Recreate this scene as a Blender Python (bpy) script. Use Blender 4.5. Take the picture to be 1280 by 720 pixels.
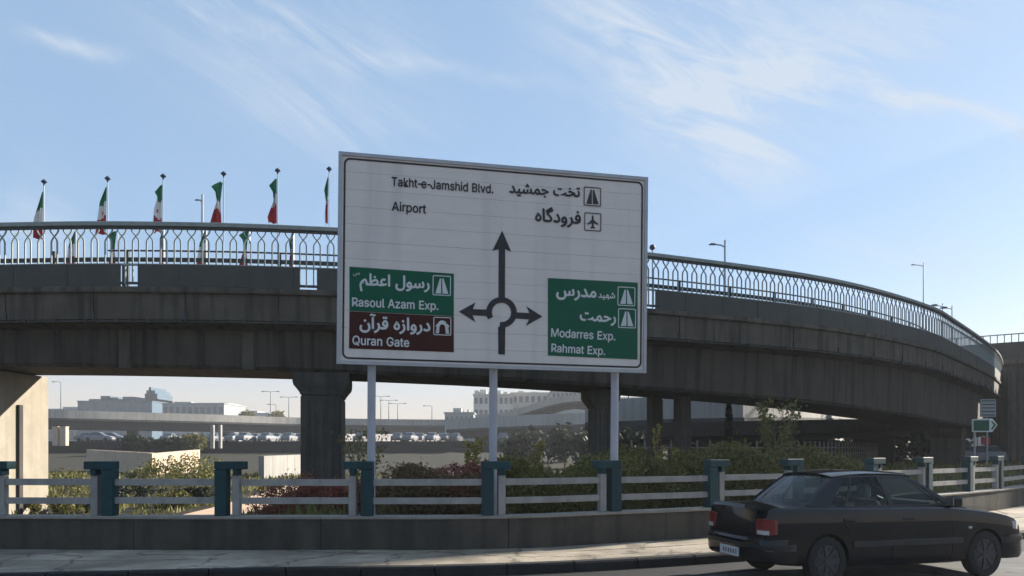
import bpy, bmesh, math, random
from mathutils import Vector, Matrix, noise
import numpy as np
random.seed(7)
sc = bpy.context.scene
for o in list(bpy.data.objects): bpy.data.objects.remove(o)
col = sc.collection
R = math.radians
# ------------------------------------------------------------------ camera, sky, sun, exposure
EYE = 1.77; F = 950.0; HOR = 560.0
cam = bpy.data.cameras.new('camera'); cam_o = bpy.data.objects.new('camera', cam); col.objects.link(cam_o)
cam.sensor_width = 36; cam.lens = 36*F/1280; cam.shift_y = (HOR-360)/1280.0; cam.clip_end = 6000; cam.clip_start = .1
cam_o.location = (0, 0, EYE); cam_o.rotation_euler = (R(90), 0, 0); sc.camera = cam_o
SUN_AZ = 32.0; SUN_EL = 21.0       # azimuth measured from +X (right) towards +Y (away)
world = bpy.data.worlds.new('World'); sc.world = world; world.use_nodes = True
def build_sky():
    nt = world.node_tree; nt.nodes.clear(); N = nt.nodes.new; L = nt.links.new
    out = N('ShaderNodeOutputWorld'); bg = N('ShaderNodeBackground'); L(bg.outputs[0], out.inputs[0])
    sky = N('ShaderNodeTexSky'); sky.sky_type = 'NISHITA'; sky.sun_disc = False
    sky.sun_elevation = R(SUN_EL); sky.sun_rotation = R(90-SUN_AZ); sky.air_density = 1.0; sky.dust_density = 1.6; sky.ozone_density = 1.4; sky.altitude = 1500
    bg.inputs[1].default_value = 0.112
    def M(op, a, b=None, c=None, clamp=False):
        n = N('ShaderNodeMath'); n.operation = op; n.use_clamp = clamp
        for i, v in enumerate((a, b, c)):
            if v is None: continue
            if isinstance(v, (int, float)): n.inputs[i].default_value = v
            else: L(v, n.inputs[i])
        return n.outputs[0]
    tc = N('ShaderNodeTexCoord'); sp = N('ShaderNodeSeparateXYZ'); L(tc.outputs['Generated'], sp.inputs[0])
    x, y, z = sp.outputs
    az = M('ARCTAN2', x, y); el = M('ARCSINE', z)
    def vec(a, b, c=0.0):
        n = N('ShaderNodeCombineXYZ')
        for i, v in enumerate((a, b, c)):
            if isinstance(v, (int, float)): n.inputs[i].default_value = v
            else: L(v, n.inputs[i])
        return n.outputs[0]
    def nz(v, s, det=5, rough=.6, dist=0.):
        n = N('ShaderNodeTexNoise'); L(v, n.inputs['Vector']); n.inputs['Scale'].default_value = s
        n.inputs['Detail'].default_value = det; n.inputs['Roughness'].default_value = rough; n.inputs['Distortion'].default_value = dist
        return n.outputs[0]
    # wispy fibre noise, stretched down to the right
    ca, sa = math.cos(R(-24)), math.sin(R(-24))
    ur = M('ADD', M('MULTIPLY', az, ca), M('MULTIPLY', el, sa)); vr = M('SUBTRACT', M('MULTIPLY', el, ca), M('MULTIPLY', az, sa))
    fib = nz(vec(M('MULTIPLY', ur, 2.4), M('MULTIPLY', vr, 13.0)), 2.0, 8, .66, .9)
    soft = nz(vec(M('MULTIPLY', ur, 1.2), M('MULTIPLY', vr, 2.4)), 1.6, 4, .55, .4)
    warp = M('MULTIPLY', M('SUBTRACT', nz(vec(az, el), 5.0, 3), .5), .07)
    def A(px, py):
        v = Vector(((px-640)/F, 1, (HOR-py)/F)).normalized(); return math.atan2(v.x, v.y), math.asin(v.z)
    total = None
    def streak(p0, p1, w, amp, fibre=.6):
        nonlocal total
        a0, e0 = A(*p0); a1, e1 = A(*p1); ln = math.hypot(a1-a0, e1-e0); tx, ty = (a1-a0)/ln, (e1-e0)/ln
        da = M('SUBTRACT', az, a0); de = M('SUBTRACT', el, e0)
        t = M('DIVIDE', M('ADD', M('MULTIPLY', da, tx), M('MULTIPLY', de, ty)), ln)
        d = M('ADD', M('SUBTRACT', M('MULTIPLY', de, tx), M('MULTIPLY', da, ty)), warp)
        g = M('EXPONENT', M('MULTIPLY', M('POWER', M('ABSOLUTE', M('DIVIDE', d, w/F)), 2.0), -1.0))
        al = M('EXPONENT', M('MULTIPLY', M('POWER', M('ABSOLUTE', M('MULTIPLY', M('SUBTRACT', t, .5), 1.9)), 4.0), -1.0))
        f = M('ADD', (1-fibre)*.8, M('MULTIPLY', M('SUBTRACT', fib, .40, clamp=True), fibre*6.5))
        s = M('MULTIPLY', M('MULTIPLY', M('MULTIPLY', g, al), amp*1.95), f)
        total = s if total is None else M('ADD', total, s)
    streak((700, -40), (960, 190), 70, .34, .7); streak((820, 90), (1000, 215), 45, .22, .6)
    streak((900, 60), (1150, 110), 30, .30, .7); streak((1090, 100), (1330, 180), 8, .42, .3)
    streak((850, 95), (1230, 60), 60, .14, .8); streak((830, -20), (1240, 20), 40, .12, .8)
    streak((20, 36), (150, 64), 7, .32, .5); streak((200, -10), (520, 60), 34, .22, .8)
    streak((230, 60), (480, 200), 42, .17, .7); streak((420, 60), (680, 108), 9, .16, .5)
    streak((0, 250), (90, 300), 40, .22, .4); streak((1010, 300), (1230, 330), 26, .22, .6); streak((560, 150), (330, 130), 30, .12, .7)
    gen = M('MULTIPLY', M('MULTIPLY', M('SUBTRACT', soft, .45, clamp=True), 2.2), M('SUBTRACT', fib, .25, clamp=True))
    cl = M('ADD', total, M('MULTIPLY', gen, .5))
    cl = M('MINIMUM', cl, .9)
    hz = M('EXPONENT', M('MULTIPLY', M('POWER', M('DIVIDE', M('MAXIMUM', el, 0.0), .105), 2.0), -1.0))
    mix = N('ShaderNodeMix'); mix.data_type = 'RGBA'; L(cl, mix.inputs[0])
    tint = N('ShaderNodeMix'); tint.data_type = 'RGBA'; tint.blend_type = 'MULTIPLY'; tint.inputs[0].default_value = 1
    L(sky.outputs[0], tint.inputs[6]); tint.inputs[7].default_value = (1.0, 1.0, 1.0, 1)
    sm = N('ShaderNodeMix'); sm.data_type = 'RGBA'; sm.inputs[0].default_value = .80; L(tint.outputs[2], sm.inputs[6]); sm.inputs[7].default_value = (1.14, 1.72, 2.50, 1)
    L(sm.outputs[2], mix.inputs[6]); mix.inputs[7].default_value = (2.15, 2.48, 2.9, 1)
    mh = N('ShaderNodeMix'); mh.data_type = 'RGBA'; L(hz, mh.inputs[0]); L(mix.outputs[2], mh.inputs[6]); mh.inputs[7].default_value = (2.75, 2.45, 2.15, 1)
    L(mh.outputs[2], bg.inputs[0])
build_sky()
sl = bpy.data.lights.new('sun', 'SUN'); sl.energy = 5.0; sl.angle = R(.5); sl.color = (1, .92, .80)
sun = bpy.data.objects.new('sun', sl); col.objects.link(sun)
sd = Vector((math.cos(R(SUN_EL))*math.cos(R(SUN_AZ)), math.cos(R(SUN_EL))*math.sin(R(SUN_AZ)), math.sin(R(SUN_EL))))
sun.rotation_euler = sd.to_track_quat('Z', 'Y').to_euler()
sc.view_settings.view_transform = 'Standard'; sc.view_settings.look = 'None'; sc.view_settings.gamma = 1; sc.view_settings.exposure = 1.38
# ------------------------------------------------------------------ materials
def mat(name, c, rough=.8, c2=None, scale=3.0, metallic=0, bump=0.0, bscale=40, stretch=(1, 1, 1), spec=.3, detail=6, streaks=None, trans=0, coat=0, lo=.35, hi=.7):
    m = bpy.data.materials.new(name); m.use_nodes = True; nt = m.node_tree; b = nt.nodes['Principled BSDF']; L = nt.links.new
    b.inputs['Base Color'].default_value = (*c, 1); b.inputs['Roughness'].default_value = rough; b.inputs['Metallic'].default_value = metallic
    b.inputs['Specular IOR Level'].default_value = spec
    if coat: b.inputs['Coat Weight'].default_value = coat; b.inputs['Coat Roughness'].default_value = .06
    if c2 is not None or bump:
        tc = nt.nodes.new('ShaderNodeTexCoord'); mp = nt.nodes.new('ShaderNodeMapping'); L(tc.outputs['Object'], mp.inputs[0]); mp.inputs['Scale'].default_value = stretch
    if c2 is not None:
        n = nt.nodes.new('ShaderNodeTexNoise'); L(mp.outputs[0], n.inputs['Vector']); n.inputs['Scale'].default_value = scale; n.inputs['Detail'].default_value = detail; n.inputs['Roughness'].default_value = .65
        r = nt.nodes.new('ShaderNodeMapRange'); L(n.outputs[0], r.inputs[0]); r.inputs[1].default_value = lo; r.inputs[2].default_value = hi
        mx = nt.nodes.new('ShaderNodeMix'); mx.data_type = 'RGBA'; L(r.outputs[0], mx.inputs[0]); mx.inputs[6].default_value = (*c, 1); mx.inputs[7].default_value = (*c2, 1)
        res = mx.outputs[2]
        if streaks:
            mp2 = nt.nodes.new('ShaderNodeMapping'); L(tc.outputs['Object'], mp2.inputs[0]); mp2.inputs['Scale'].default_value = (1.6, 1.6, .09)
            n2 = nt.nodes.new('ShaderNodeTexNoise'); L(mp2.outputs[0], n2.inputs['Vector']); n2.inputs['Scale'].default_value = 2.2; n2.inputs['Detail'].default_value = 5
            r2 = nt.nodes.new('ShaderNodeMapRange'); L(n2.outputs[0], r2.inputs[0]); r2.inputs[1].default_value = .48; r2.inputs[2].default_value = .68
            mu = nt.nodes.new('ShaderNodeMath'); mu.operation = 'MULTIPLY'; L(r2.outputs[0], mu.inputs[0]); mu.inputs[1].default_value = streaks[1]
            mx2 = nt.nodes.new('ShaderNodeMix'); mx2.data_type = 'RGBA'; L(mu.outputs[0], mx2.inputs[0]); L(res, mx2.inputs[6]); mx2.inputs[7].default_value = (*streaks[0], 1)
            res = mx2.outputs[2]
        L(res, b.inputs['Base Color'])
    if bump:
        n = nt.nodes.new('ShaderNodeTexNoise'); L(mp.outputs[0], n.inputs['Vector']); n.inputs['Scale'].default_value = bscale; n.inputs['Detail'].default_value = 6
        bp = nt.nodes.new('ShaderNodeBump'); bp.inputs['Strength'].default_value = bump; bp.inputs['Distance'].default_value = .02; L(n.outputs[0], bp.inputs['Height']); L(bp.outputs[0], b.inputs['Normal'])
    return m
def leafmat(name, c, c2, scale=4):
    m = mat(name, c, .6, c2, scale, spec=.25, lo=.3, hi=.7); nt = m.node_tree; b = nt.nodes['Principled BSDF']
    tr = nt.nodes.new('ShaderNodeBsdfTranslucent'); mx = nt.nodes.new('ShaderNodeMixShader'); mx.inputs[0].default_value = .3
    src = b.inputs['Base Color'].links[0].from_socket; nt.links.new(src, tr.inputs[0])
    nt.links.new(b.outputs[0], mx.inputs[1]); nt.links.new(tr.outputs[0], mx.inputs[2]); nt.links.new(mx.outputs[0], nt.nodes['Material Output'].inputs[0])
    return m
def glassmat(name, tint=(.25, .3, .3), transp=.55):
    m = bpy.data.materials.new(name); m.use_nodes = True; nt = m.node_tree; nt.nodes.clear(); N = nt.nodes.new; L = nt.links.new
    o = N('ShaderNodeOutputMaterial'); t = N('ShaderNodeBsdfTransparent'); t.inputs[0].default_value = (*tint, 1)
    g = N('ShaderNodeBsdfGlossy'); g.inputs['Roughness'].default_value = .02; g.inputs[0].default_value = (1, 1, 1, 1)
    fr = N('ShaderNodeFresnel'); fr.inputs[0].default_value = 1.32; mx = N('ShaderNodeMixShader')
    L(fr.outputs[0], mx.inputs[0]); L(t.outputs[0], mx.inputs[1]); L(g.outputs[0], mx.inputs[2]); L(mx.outputs[0], o.inputs[0]); return m
MT = dict(
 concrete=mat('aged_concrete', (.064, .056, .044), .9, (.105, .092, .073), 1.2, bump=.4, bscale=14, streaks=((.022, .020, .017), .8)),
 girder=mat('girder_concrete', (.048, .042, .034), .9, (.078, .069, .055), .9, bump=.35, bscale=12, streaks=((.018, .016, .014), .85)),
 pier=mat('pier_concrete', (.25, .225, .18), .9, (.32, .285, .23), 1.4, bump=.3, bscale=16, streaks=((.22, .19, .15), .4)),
 pier_dark=mat('shaded_weathered_pier', (.060, .054, .045), .9, (.090, .080, .066), 1.4, bump=.3, bscale=16, streaks=((.026, .025, .024), .5)),  # darker copy of the pier concrete; the deck's shade is in its colour
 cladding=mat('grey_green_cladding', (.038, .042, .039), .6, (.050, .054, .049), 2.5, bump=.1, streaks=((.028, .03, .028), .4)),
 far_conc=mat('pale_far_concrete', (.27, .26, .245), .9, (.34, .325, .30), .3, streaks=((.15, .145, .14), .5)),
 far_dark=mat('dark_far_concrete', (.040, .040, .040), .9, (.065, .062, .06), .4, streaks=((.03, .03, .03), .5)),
 rail=mat('painted_rail_steel', (.17, .20, .195), .45, (.24, .27, .265), 5, spec=.5),
 rail_top=mat('teal_grey_handrail', (.11, .15, .155), .45, (.15, .19, .19), 5, spec=.5),
 rail_dark=mat('dark_guardrail_steel', (.022, .032, .036), .5, (.035, .045, .048), 4),
 white_rail=mat('white_painted_fence_concrete', (.25, .235, .22), .7, (.32, .30, .28), 5, bump=.2, streaks=((.10, .10, .10), .35)),
 teal=mat('teal_painted_concrete', (.004, .034, .042), .6, (.007, .048, .057), 5, bump=.2, streaks=((.005, .022, .026), .5)),
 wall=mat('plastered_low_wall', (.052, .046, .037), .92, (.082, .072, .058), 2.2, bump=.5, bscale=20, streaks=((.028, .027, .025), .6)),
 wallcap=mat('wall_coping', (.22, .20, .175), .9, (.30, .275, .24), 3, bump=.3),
 paving=mat('paving_slabs', (.22, .18, .135), .9, (.42, .355, .27), 2.0, bump=.5, bscale=25, lo=.3, hi=.75),
 kerb=mat('dark_kerb', (.012, .012, .014), .85, (.022, .022, .023), 3, bump=.3),  # near-black tone over the whole kerb stone
 asphalt=mat('asphalt', (.09, .09, .092), .85, (.13, .128, .128), 1.2, bump=.6, bscale=90),
 asphalt_dark=mat('dark_asphalt_and_shade', (.012, .012, .013), .85, (.02, .02, .021), 3, bump=.6, bscale=90),  # near-black asphalt; beside the kerb its colour carries a shade band
 line=mat('worn_white_paint', (.55, .55, .53), .7, (.3, .3, .29), 6),
 soil=mat('dry_ground', (.030, .022, .012), .95, (.018, .022, .009), .35, bump=.6, bscale=6, detail=9),
 path=mat('sandy_path', (.62, .45, .33), .95, (.50, .36, .26), 1.2, bump=.3),
 alu=mat('sign_aluminium', (.30, .30, .315), .4, (.36, .36, .37), 4, metallic=.5, spec=.5),
 post=mat('sign_post_paint', (.36, .36, .40), .5, (.42, .42, .46), 4, streaks=((.3, .3, .32), .4)),
 sign_white=mat('sign_white_sheet', (.60, .545, .50), .5, (.65, .59, .545), 1.5, stretch=(1, 1, 5), streaks=((.50, .455, .435), .5)),
 black=mat('sign_black_vinyl', (.012, .012, .016), .5, (.02, .02, .025), 6),
 green=mat('sign_green_vinyl', (.001, .078, .042), .45, (.002, .092, .05), 3, spec=.12),
 brown=mat('sign_brown_vinyl', (.042, .010, .009), .5, (.05, .013, .011), 3, spec=.1),
 letter=mat('sign_pale_lettering', (.50, .52, .52), .5, (.56, .58, .58), 6),
 paint=mat('dark_car_paint', (.003, .004, .007), .22, (.004, .005, .008), 5, spec=0.0, coat=.75),
 plastic=mat('black_plastic', (.016, .016, .018), .5, (.024, .024, .026), 8, spec=.4),
 rubber=mat('tyre_rubber', (.014, .014, .015), .8, (.022, .022, .022), 10, bump=.2),
 wheel=mat('wheel_cover_silver', (.055, .055, .062), .45, (.035, .035, .04), 8, metallic=.4, spec=.5),
 redlamp=mat('red_lamp_lens', (.17, .006, .008), .3, (.12, .005, .006), 20, spec=.3, coat=.3),
 clearlamp=mat('clear_lamp_lens', (.38, .36, .35), .15, (.5, .5, .5), 20, spec=.7, coat=.6),
 chrome=mat('chrome', (.7, .7, .72), .15, (.6, .6, .62), 5, metallic=1),
 plate=mat('plate_white', (.5, .5, .5), .5, (.4, .4, .4), 10),
 seat=mat('seat_cloth', (.12, .12, .125), .9, (.08, .08, .085), 20),
 headrest=mat('light_grey_headrest', (.42, .42, .43), .9, (.34, .34, .35), 20),
 glass=glassmat('car_glass', (.42, .50, .48)),
 fgreen=mat('flag_green_cloth', (.008, .13, .05), .8, (.012, .17, .07), 9), fwhite=mat('flag_white_cloth', (.68, .66, .64), .8, (.6, .58, .56), 9), fred=mat('flag_red_cloth', (.38, .018, .03), .8, (.30, .014, .022), 9),
 pole=mat('galvanised_pole', (.30, .32, .34), .4, (.36, .38, .4), 6, metallic=.5), finial=mat('dark_finial', (.02, .03, .06), .5, (.03, .04, .07), 8),
 lamp=mat('lamp_housing', (.10, .12, .14), .5, (.14, .16, .18), 8),
 trunk=mat('bark', (.09, .065, .045), .9, (.13, .10, .07), 12, bump=.6), stemy=mat('pale_stem', (.22, .17, .10), .9, (.16, .12, .07), 12),
 hedge=leafmat('hedge_leaf', (.07, .074, .022), (.18, .16, .045), 3.5), olive=leafmat('olive_leaf', (.11, .112, .032), (.20, .185, .055), 3),
 yellow=leafmat('yellow_leaf', (.36, .29, .07), (.26, .24, .06), 5), red=leafmat('red_leaf', (.30, .065, .05), (.15, .08, .045), 2.5),
 brownleaf=leafmat('brown_leaf', (.20, .13, .065), (.12, .09, .04), 3), darkleaf=leafmat('dark_leaf', (.012, .017, .008), (.022, .028, .012), 3),
 pink=leafmat('pink_flower_leaf', (.32, .075, .08), (.16, .07, .05), 2.5),
 blue=mat('blue_cladding_building', (.06, .105, .15), .6, (.075, .125, .17), .2), bglass=mat('dark_window_glass', (.05, .07, .09), .2, (.07, .09, .11), 1, spec=.6),
 bgrey=mat('grey_building_render', (.27, .29, .29), .9, (.33, .34, .34), .2), bcream=mat('cream_building_render', (.50, .46, .40), .9, (.58, .54, .47), .2),
 brick=mat('red_brick_building', (.34, .17, .11), .9, (.42, .24, .16), .6), tan=mat('tan_stone_wall', (.44, .34, .25), .95, (.54, .43, .32), .8, bump=.4, bscale=5),
 carwhite=mat('white_car_paint', (.20, .20, .21), .5, (.17, .17, .18), 3, coat=.2), carsilver=mat('silver_car_paint', (.13, .135, .145), .4, (.11, .115, .12), 3, metallic=.4, coat=.5),
 cargrey=mat('grey_car_paint', (.09, .095, .105), .35, (.07, .075, .08), 3, coat=.5), white=mat('white_marker_paint', (.7, .7, .66), .6, (.6, .6, .57), 5),
 redp=mat('red_banner', (.35, .03, .04), .7, (.28, .025, .03), 5),
)
def add_cracks(m):
    nt = m.node_tree; b = nt.nodes['Principled BSDF']; L = nt.links.new; src = b.inputs['Base Color'].links[0].from_socket
    tc = nt.nodes.new('ShaderNodeTexCoord'); nz_ = nt.nodes.new('ShaderNodeTexNoise'); L(tc.outputs['Object'], nz_.inputs[0]); nz_.inputs['Scale'].default_value = 2.5; nz_.inputs['Detail'].default_value = 4
    mxv = nt.nodes.new('ShaderNodeMix'); mxv.data_type = 'VECTOR'; mxv.inputs[0].default_value = .35; L(tc.outputs['Object'], mxv.inputs[4]); L(nz_.outputs[1], mxv.inputs[5])
    vo = nt.nodes.new('ShaderNodeTexVoronoi'); vo.feature = 'DISTANCE_TO_EDGE'; vo.inputs['Scale'].default_value = .9; L(mxv.outputs[1], vo.inputs['Vector'])
    r = nt.nodes.new('ShaderNodeMapRange'); L(vo.outputs['Distance'], r.inputs[0]); r.inputs[1].default_value = .004; r.inputs[2].default_value = .022; r.inputs[3].default_value = .45; r.inputs[4].default_value = 1
    n2 = nt.nodes.new('ShaderNodeTexNoise'); L(tc.outputs['Object'], n2.inputs[0]); n2.inputs['Scale'].default_value = .7; n2.inputs['Detail'].default_value = 6; r2 = nt.nodes.new('ShaderNodeMapRange'); L(n2.outputs[0], r2.inputs[0]); r2.inputs[1].default_value = .4; r2.inputs[2].default_value = .6; r2.inputs[3].default_value = .72; r2.inputs[4].default_value = 1.12
    mu = nt.nodes.new('ShaderNodeMath'); mu.operation = 'MULTIPLY'; L(r.outputs[0], mu.inputs[0]); L(r2.outputs[0], mu.inputs[1])
    hs_ = nt.nodes.new('ShaderNodeHueSaturation'); L(mu.outputs[0], hs_.inputs['Value']); L(src, hs_.inputs['Color']); L(hs_.outputs[0], b.inputs['Base Color'])
add_cracks(MT['paving']); add_cracks(MT['asphalt'])
# ------------------------------------------------------------------ mesh helpers
class MB:
    def __init__(s): s.v = []; s.f = []; s.m = []
    def add(s, vs, fs, mi=0):
        k = len(s.v); s.v += [tuple(v) for v in vs]; s.f += [tuple(i+k for i in f) for f in fs]; s.m += [mi]*len(fs); return s
    def box(s, c, d, rz=0, mi=0, bev=0, tilt=None):
        x, y, z = d[0]/2, d[1]/2, d[2]/2
        if bev:
            b = bev; vs = []; fs = []
            bm = bmesh.new(); bmesh.ops.create_cube(bm, size=1)
            for v in bm.verts: v.co = Vector((v.co.x*d[0], v.co.y*d[1], v.co.z*d[2]))
            bmesh.ops.bevel(bm, geom=list(bm.edges), offset=b, segments=1, affect='EDGES')
            bm.verts.index_update(); vs = [v.co.copy() for v in bm.verts]; fs = [[v.index for v in f.verts] for f in bm.faces]; bm.free()
        else:
            vs = [Vector(p) for p in ((-x,-y,-z),(x,-y,-z),(x,y,-z),(-x,y,-z),(-x,-y,z),(x,-y,z),(x,y,z),(-x,y,z))]
            fs = [(0,3,2,1),(4,5,6,7),(0,1,5,4),(1,2,6,5),(2,3,7,6),(3,0,4,7)]
        Mx = Matrix.Rotation(rz, 3, 'Z')
        if tilt is not None: Mx = Mx @ tilt
        return s.add([Mx @ v + Vector(c) for v in vs], fs, mi)
    def hexa(s, p8, mi=0): return s.add(p8, [(0,3,2,1),(4,5,6,7),(0,1,5,4),(1,2,6,5),(2,3,7,6),(3,0,4,7)], mi)
    def tube(s, path, r, n=8, mi=0, caps=True):
        path = [Vector(p) for p in path]; rr = r if isinstance(r, (list, tuple)) else [r]*len(path); vs = []; fs = []
        for i, p in enumerate(path):
            t = (path[min(i+1, len(path)-1)]-path[max(i-1, 0)]).normalized()
            a = t.cross(Vector((0, 0, 1)) if abs(t.z) < .9 else Vector((1, 0, 0))).normalized(); b = t.cross(a)
            for k in range(n):
                w = 2*math.pi*(k+.5)/n; vs.append(p+(a*math.cos(w)+b*math.sin(w))*rr[i])
        for i in range(len(path)-1):
            for k in range(n): fs.append((i*n+k, i*n+(k+1) % n, (i+1)*n+(k+1) % n, (i+1)*n+k))
        if caps: fs.append(tuple(range(n-1, -1, -1))); fs.append(tuple((len(path)-1)*n+k for k in range(n)))
        return s.add(vs, fs, mi)
    def loft(s, secs, closed=True, caps=True, mi=0):
        n = len(secs[0]); vs = [p for q in secs for p in q]; fs = []
        for i in range(len(secs)-1):
            for k in range(n if closed else n-1): fs.append((i*n+k, i*n+(k+1) % n, (i+1)*n+(k+1) % n, (i+1)*n+k))
        if caps and closed: fs.append(tuple(range(n-1, -1, -1))); fs.append(tuple((len(secs)-1)*n+k for k in range(n)))
        return s.add(vs, fs, mi)
    def prism(s, poly, y0, y1, mi=0):   # poly in xz, extruded along y
        n = len(poly); vs = [(x, y0, z) for x, z in poly]+[(x, y1, z) for x, z in poly]
        return s.add(vs, [tuple(range(n)), tuple(range(2*n-1, n-1, -1))]+[(i, i+n, (i+1) % n+n, (i+1) % n) for i in range(n)], mi)
    def mesh(s, name, m, smooth=False):
        me = bpy.data.meshes.new(name); me.from_pydata([tuple(v) for v in s.v], [], s.f)
        ms = m if isinstance(m, (list, tuple)) else [m]
        for q in ms: me.materials.append(MT[q] if isinstance(q, str) else q)
        if len(ms) > 1: me.polygons.foreach_set('material_index', s.m)
        bm = bmesh.new(); bm.from_mesh(me); bmesh.ops.recalc_face_normals(bm, faces=bm.faces); bm.to_mesh(me); bm.free()
        if smooth: me.shade_smooth(); me.set_sharp_from_angle(angle=R(38))
        me.update(); return me
    def build(s, name, m, parent=None, loc=None, smooth=False):
        return link(name, s.mesh(name, m, smooth), parent, loc)
def link(name, me, parent=None, loc=None, rz=0):
    o = bpy.data.objects.new(name, me); col.objects.link(o)
    if parent: o.parent = parent
    if loc is not None: o.location = loc
    if rz: o.rotation_euler = (0, 0, rz)
    return o
def empty(name, loc, rz, label, cat, group=None):
    o = bpy.data.objects.new(name, None); col.objects.link(o); o.location = loc; o.rotation_euler = (0, 0, rz); return tag(o, label, cat, group)
def tag(o, label=None, cat=None, group=None, kind=None):
    if label: o['label'] = label
    if cat: o['category'] = cat
    if group: o['group'] = group
    if kind: o['kind'] = kind
    return o
def struct(o): o['kind'] = 'structure'; return o
def W(px, py, Z): return Vector(((px-640)/F*Z, Z, EYE+(HOR-py)/F*Z))
def lerp(a, b, t): return a+(b-a)*t
def table(tb, x):
    if x <= tb[0][0]: return tb[0][1]
    for (a, u), (b, v) in zip(tb, tb[1:]):
        if x <= b: return u+(v-u)*(x-a)/(b-a)
    return tb[-1][1]
class Path:
    def __init__(s, pts, step=.1):
        P = [Vector((*p, 0)) for p in pts]; P = [2*P[0]-P[1]]+P+[2*P[-1]-P[-2]]; out = []
        for i in range(1, len(P)-2):
            n = max(2, int((P[i+1]-P[i]).length/step))
            for k in range(n):
                t = k/n; a, b, c, d = P[i-1:i+3]
                # centripetal-ish Catmull-Rom
                out.append(.5*((2*b)+(c-a)*t+(2*a-5*b+4*c-d)*t*t+(-a+3*b-3*c+d)*t**3))
        out.append(P[-2]); s.p = out; s.s = [0]
        for a, b in zip(out, out[1:]): s.s.append(s.s[-1]+(b-a).length)
        s.L = s.s[-1]
        import bisect; s.bis = bisect.bisect
    def at(s, q, d=0, z=0):
        q = min(max(q, 0), s.L-1e-6); i = min(max(s.bis(s.s, q)-1, 0), len(s.p)-2); t = (q-s.s[i])/(s.s[i+1]-s.s[i])
        p = s.p[i].lerp(s.p[i+1], t); a = s.p[max(i-3, 0)]; b = s.p[min(i+4, len(s.p)-1)]; tg = (b-a).normalized(); n = Vector((-tg.y, tg.x, 0))
        r = p+n*d; return Vector((r.x, r.y, z))
    def ang(s, q):
        a = s.at(q-.3); b = s.at(q+.3); return math.atan2(b.y-a.y, b.x-a.x)
    def px(s, x):     # arc length at which the path is seen at photo column x (first hit)
        r = (x-640)/F
        for i in range(len(s.p)-1):
            if s.p[i].y > 0 and s.p[i].x/s.p[i].y <= r < s.p[i+1].x/s.p[i+1].y: return s.s[i]
        return None
def sweep(mb, path, prof, s0, s1, step=1.0, closed=True, mi=0):
    n = max(1, int(math.ceil((s1-s0)/step))); secs = []
    for i in range(n+1):
        q = s0+(s1-s0)*i/n; pr = prof(q) if callable(prof) else prof
        secs.append([path.at(q, d, z) for d, z in pr])
    return mb.loft(secs, closed, closed, mi)
def rect(d0, d1, z0, z1): return [(d0, z0), (d0, z1), (d1, z1), (d1, z0)]
# ------------------------------------------------------------------ paths
WALL = Path([(-30, 13.6), (-20, 12.9), (-12, 12.4), (-8.2, 12.2), (-4.08, 12.12), (-.3, 12.2), (1.64, 12.95), (3.65, 13.85), (7.5, 16.05), (11.8, 19.2), (14.6, 21.7), (19.5, 27), (27, 37)])
KERB = Path([(-30, 9.4), (-18, 9.3), (-12, 9.4), (-6.56, 9.74), (-3.46, 10.2), (-.88, 10.42), (.91, 10.84), (3.0, 11.6), (6.4, 13.1), (9.87, 14.7), (16, 18.2), (27, 26.5)])
DECK = Path([(-60, 36), (-40, 28.5), (-27, 25.4), (-16.4, 24.4), (-11.3, 24.3), (-6.2, 24.85), (0, 26.3), (6.0, 28.5), (13.65, 32.4), (20.6, 38), (25.1, 43), (34.1, 54), (39.9, 62), (44.9, 70), (50, 80), (55, 95), (56, 115)])
# ------------------------------------------------------------------ setting: ground, road, pavement
def wall_y(X):
    for i in range(len(WALL.p)-1):
        if WALL.p[i].x <= X < WALL.p[i+1].x: return WALL.p[i].y
    return 13.6 if X < 0 else 37+(X-27)*1.1
WY = [wall_y(-30+i*.5) for i in range(115)]
def wyf(X):
    t = (X+30)/.5
    if t <= 0: return 13.6
    if t >= 114: return WY[114]+(X-27)*1.2
    i = int(t); return lerp(WY[i], WY[i+1], t-i)
def sstep(a, b, x): t = min(max((x-a)/(b-a), 0), 1); return t*t*(3-2*t)
def ground_z(X, Y):
    d = Y-wyf(X)
    if d < 1.0: return -.12
    low = -.75+.15*noise.noise(Vector((X*.15, Y*.15, 0)))
    bed = .5*sstep(-6.5, -3.5, X)
    bed_w = 1-sstep(6, 13, d-max(0, X)*.3)
    z = lerp(low, .5, sstep(-7.0, -3.6, X)*bed_w)
    z += .95*math.exp(-((X+6.4)**2/4.5+(Y-25.4)**2/6))      # mound at the pier foot
    z += .85*sstep(5, 20, X)*sstep(10, 25, d)
    far = sstep(75, 130, Y); z = lerp(z, 1.2+.004*min(Y, 400), far*(1-.6*sstep(20, 60, X)))
    if X < -10: z = lerp(z, .0, sstep(30, 55, Y)*(1-far)*.6)
    z += .10*noise.noise(Vector((X*.5, Y*.5, 3)))*sstep(.5, 3, d)
    return z
def build_ground():
    def axis(lim, dense, st, g):
        a = [0.]; 
        while a[-1] < lim: a.append(a[-1]+(st if a[-1] < dense else st+(a[-1]-dense)*g))
        return a
    xs = axis(3000, 32, .8, .12); xs = [-v for v in xs[:0:-1]]+xs; ys = axis(3500, 60, .5, .10); ys = [-v for v in axis(60, 0, 3, .4)[:0:-1]]+ys
    vs = [(x, y, ground_z(x, y)) for y in ys for x in xs]; nx = len(xs)
    fs = [(j*nx+i, j*nx+i+1, (j+1)*nx+i+1, (j+1)*nx+i) for j in range(len(ys)-1) for i in range(nx-1)]
    mb = MB(); mb.add(vs, fs); struct(mb.build('ground', 'soil', smooth=True))
build_ground()
n = 60
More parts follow.
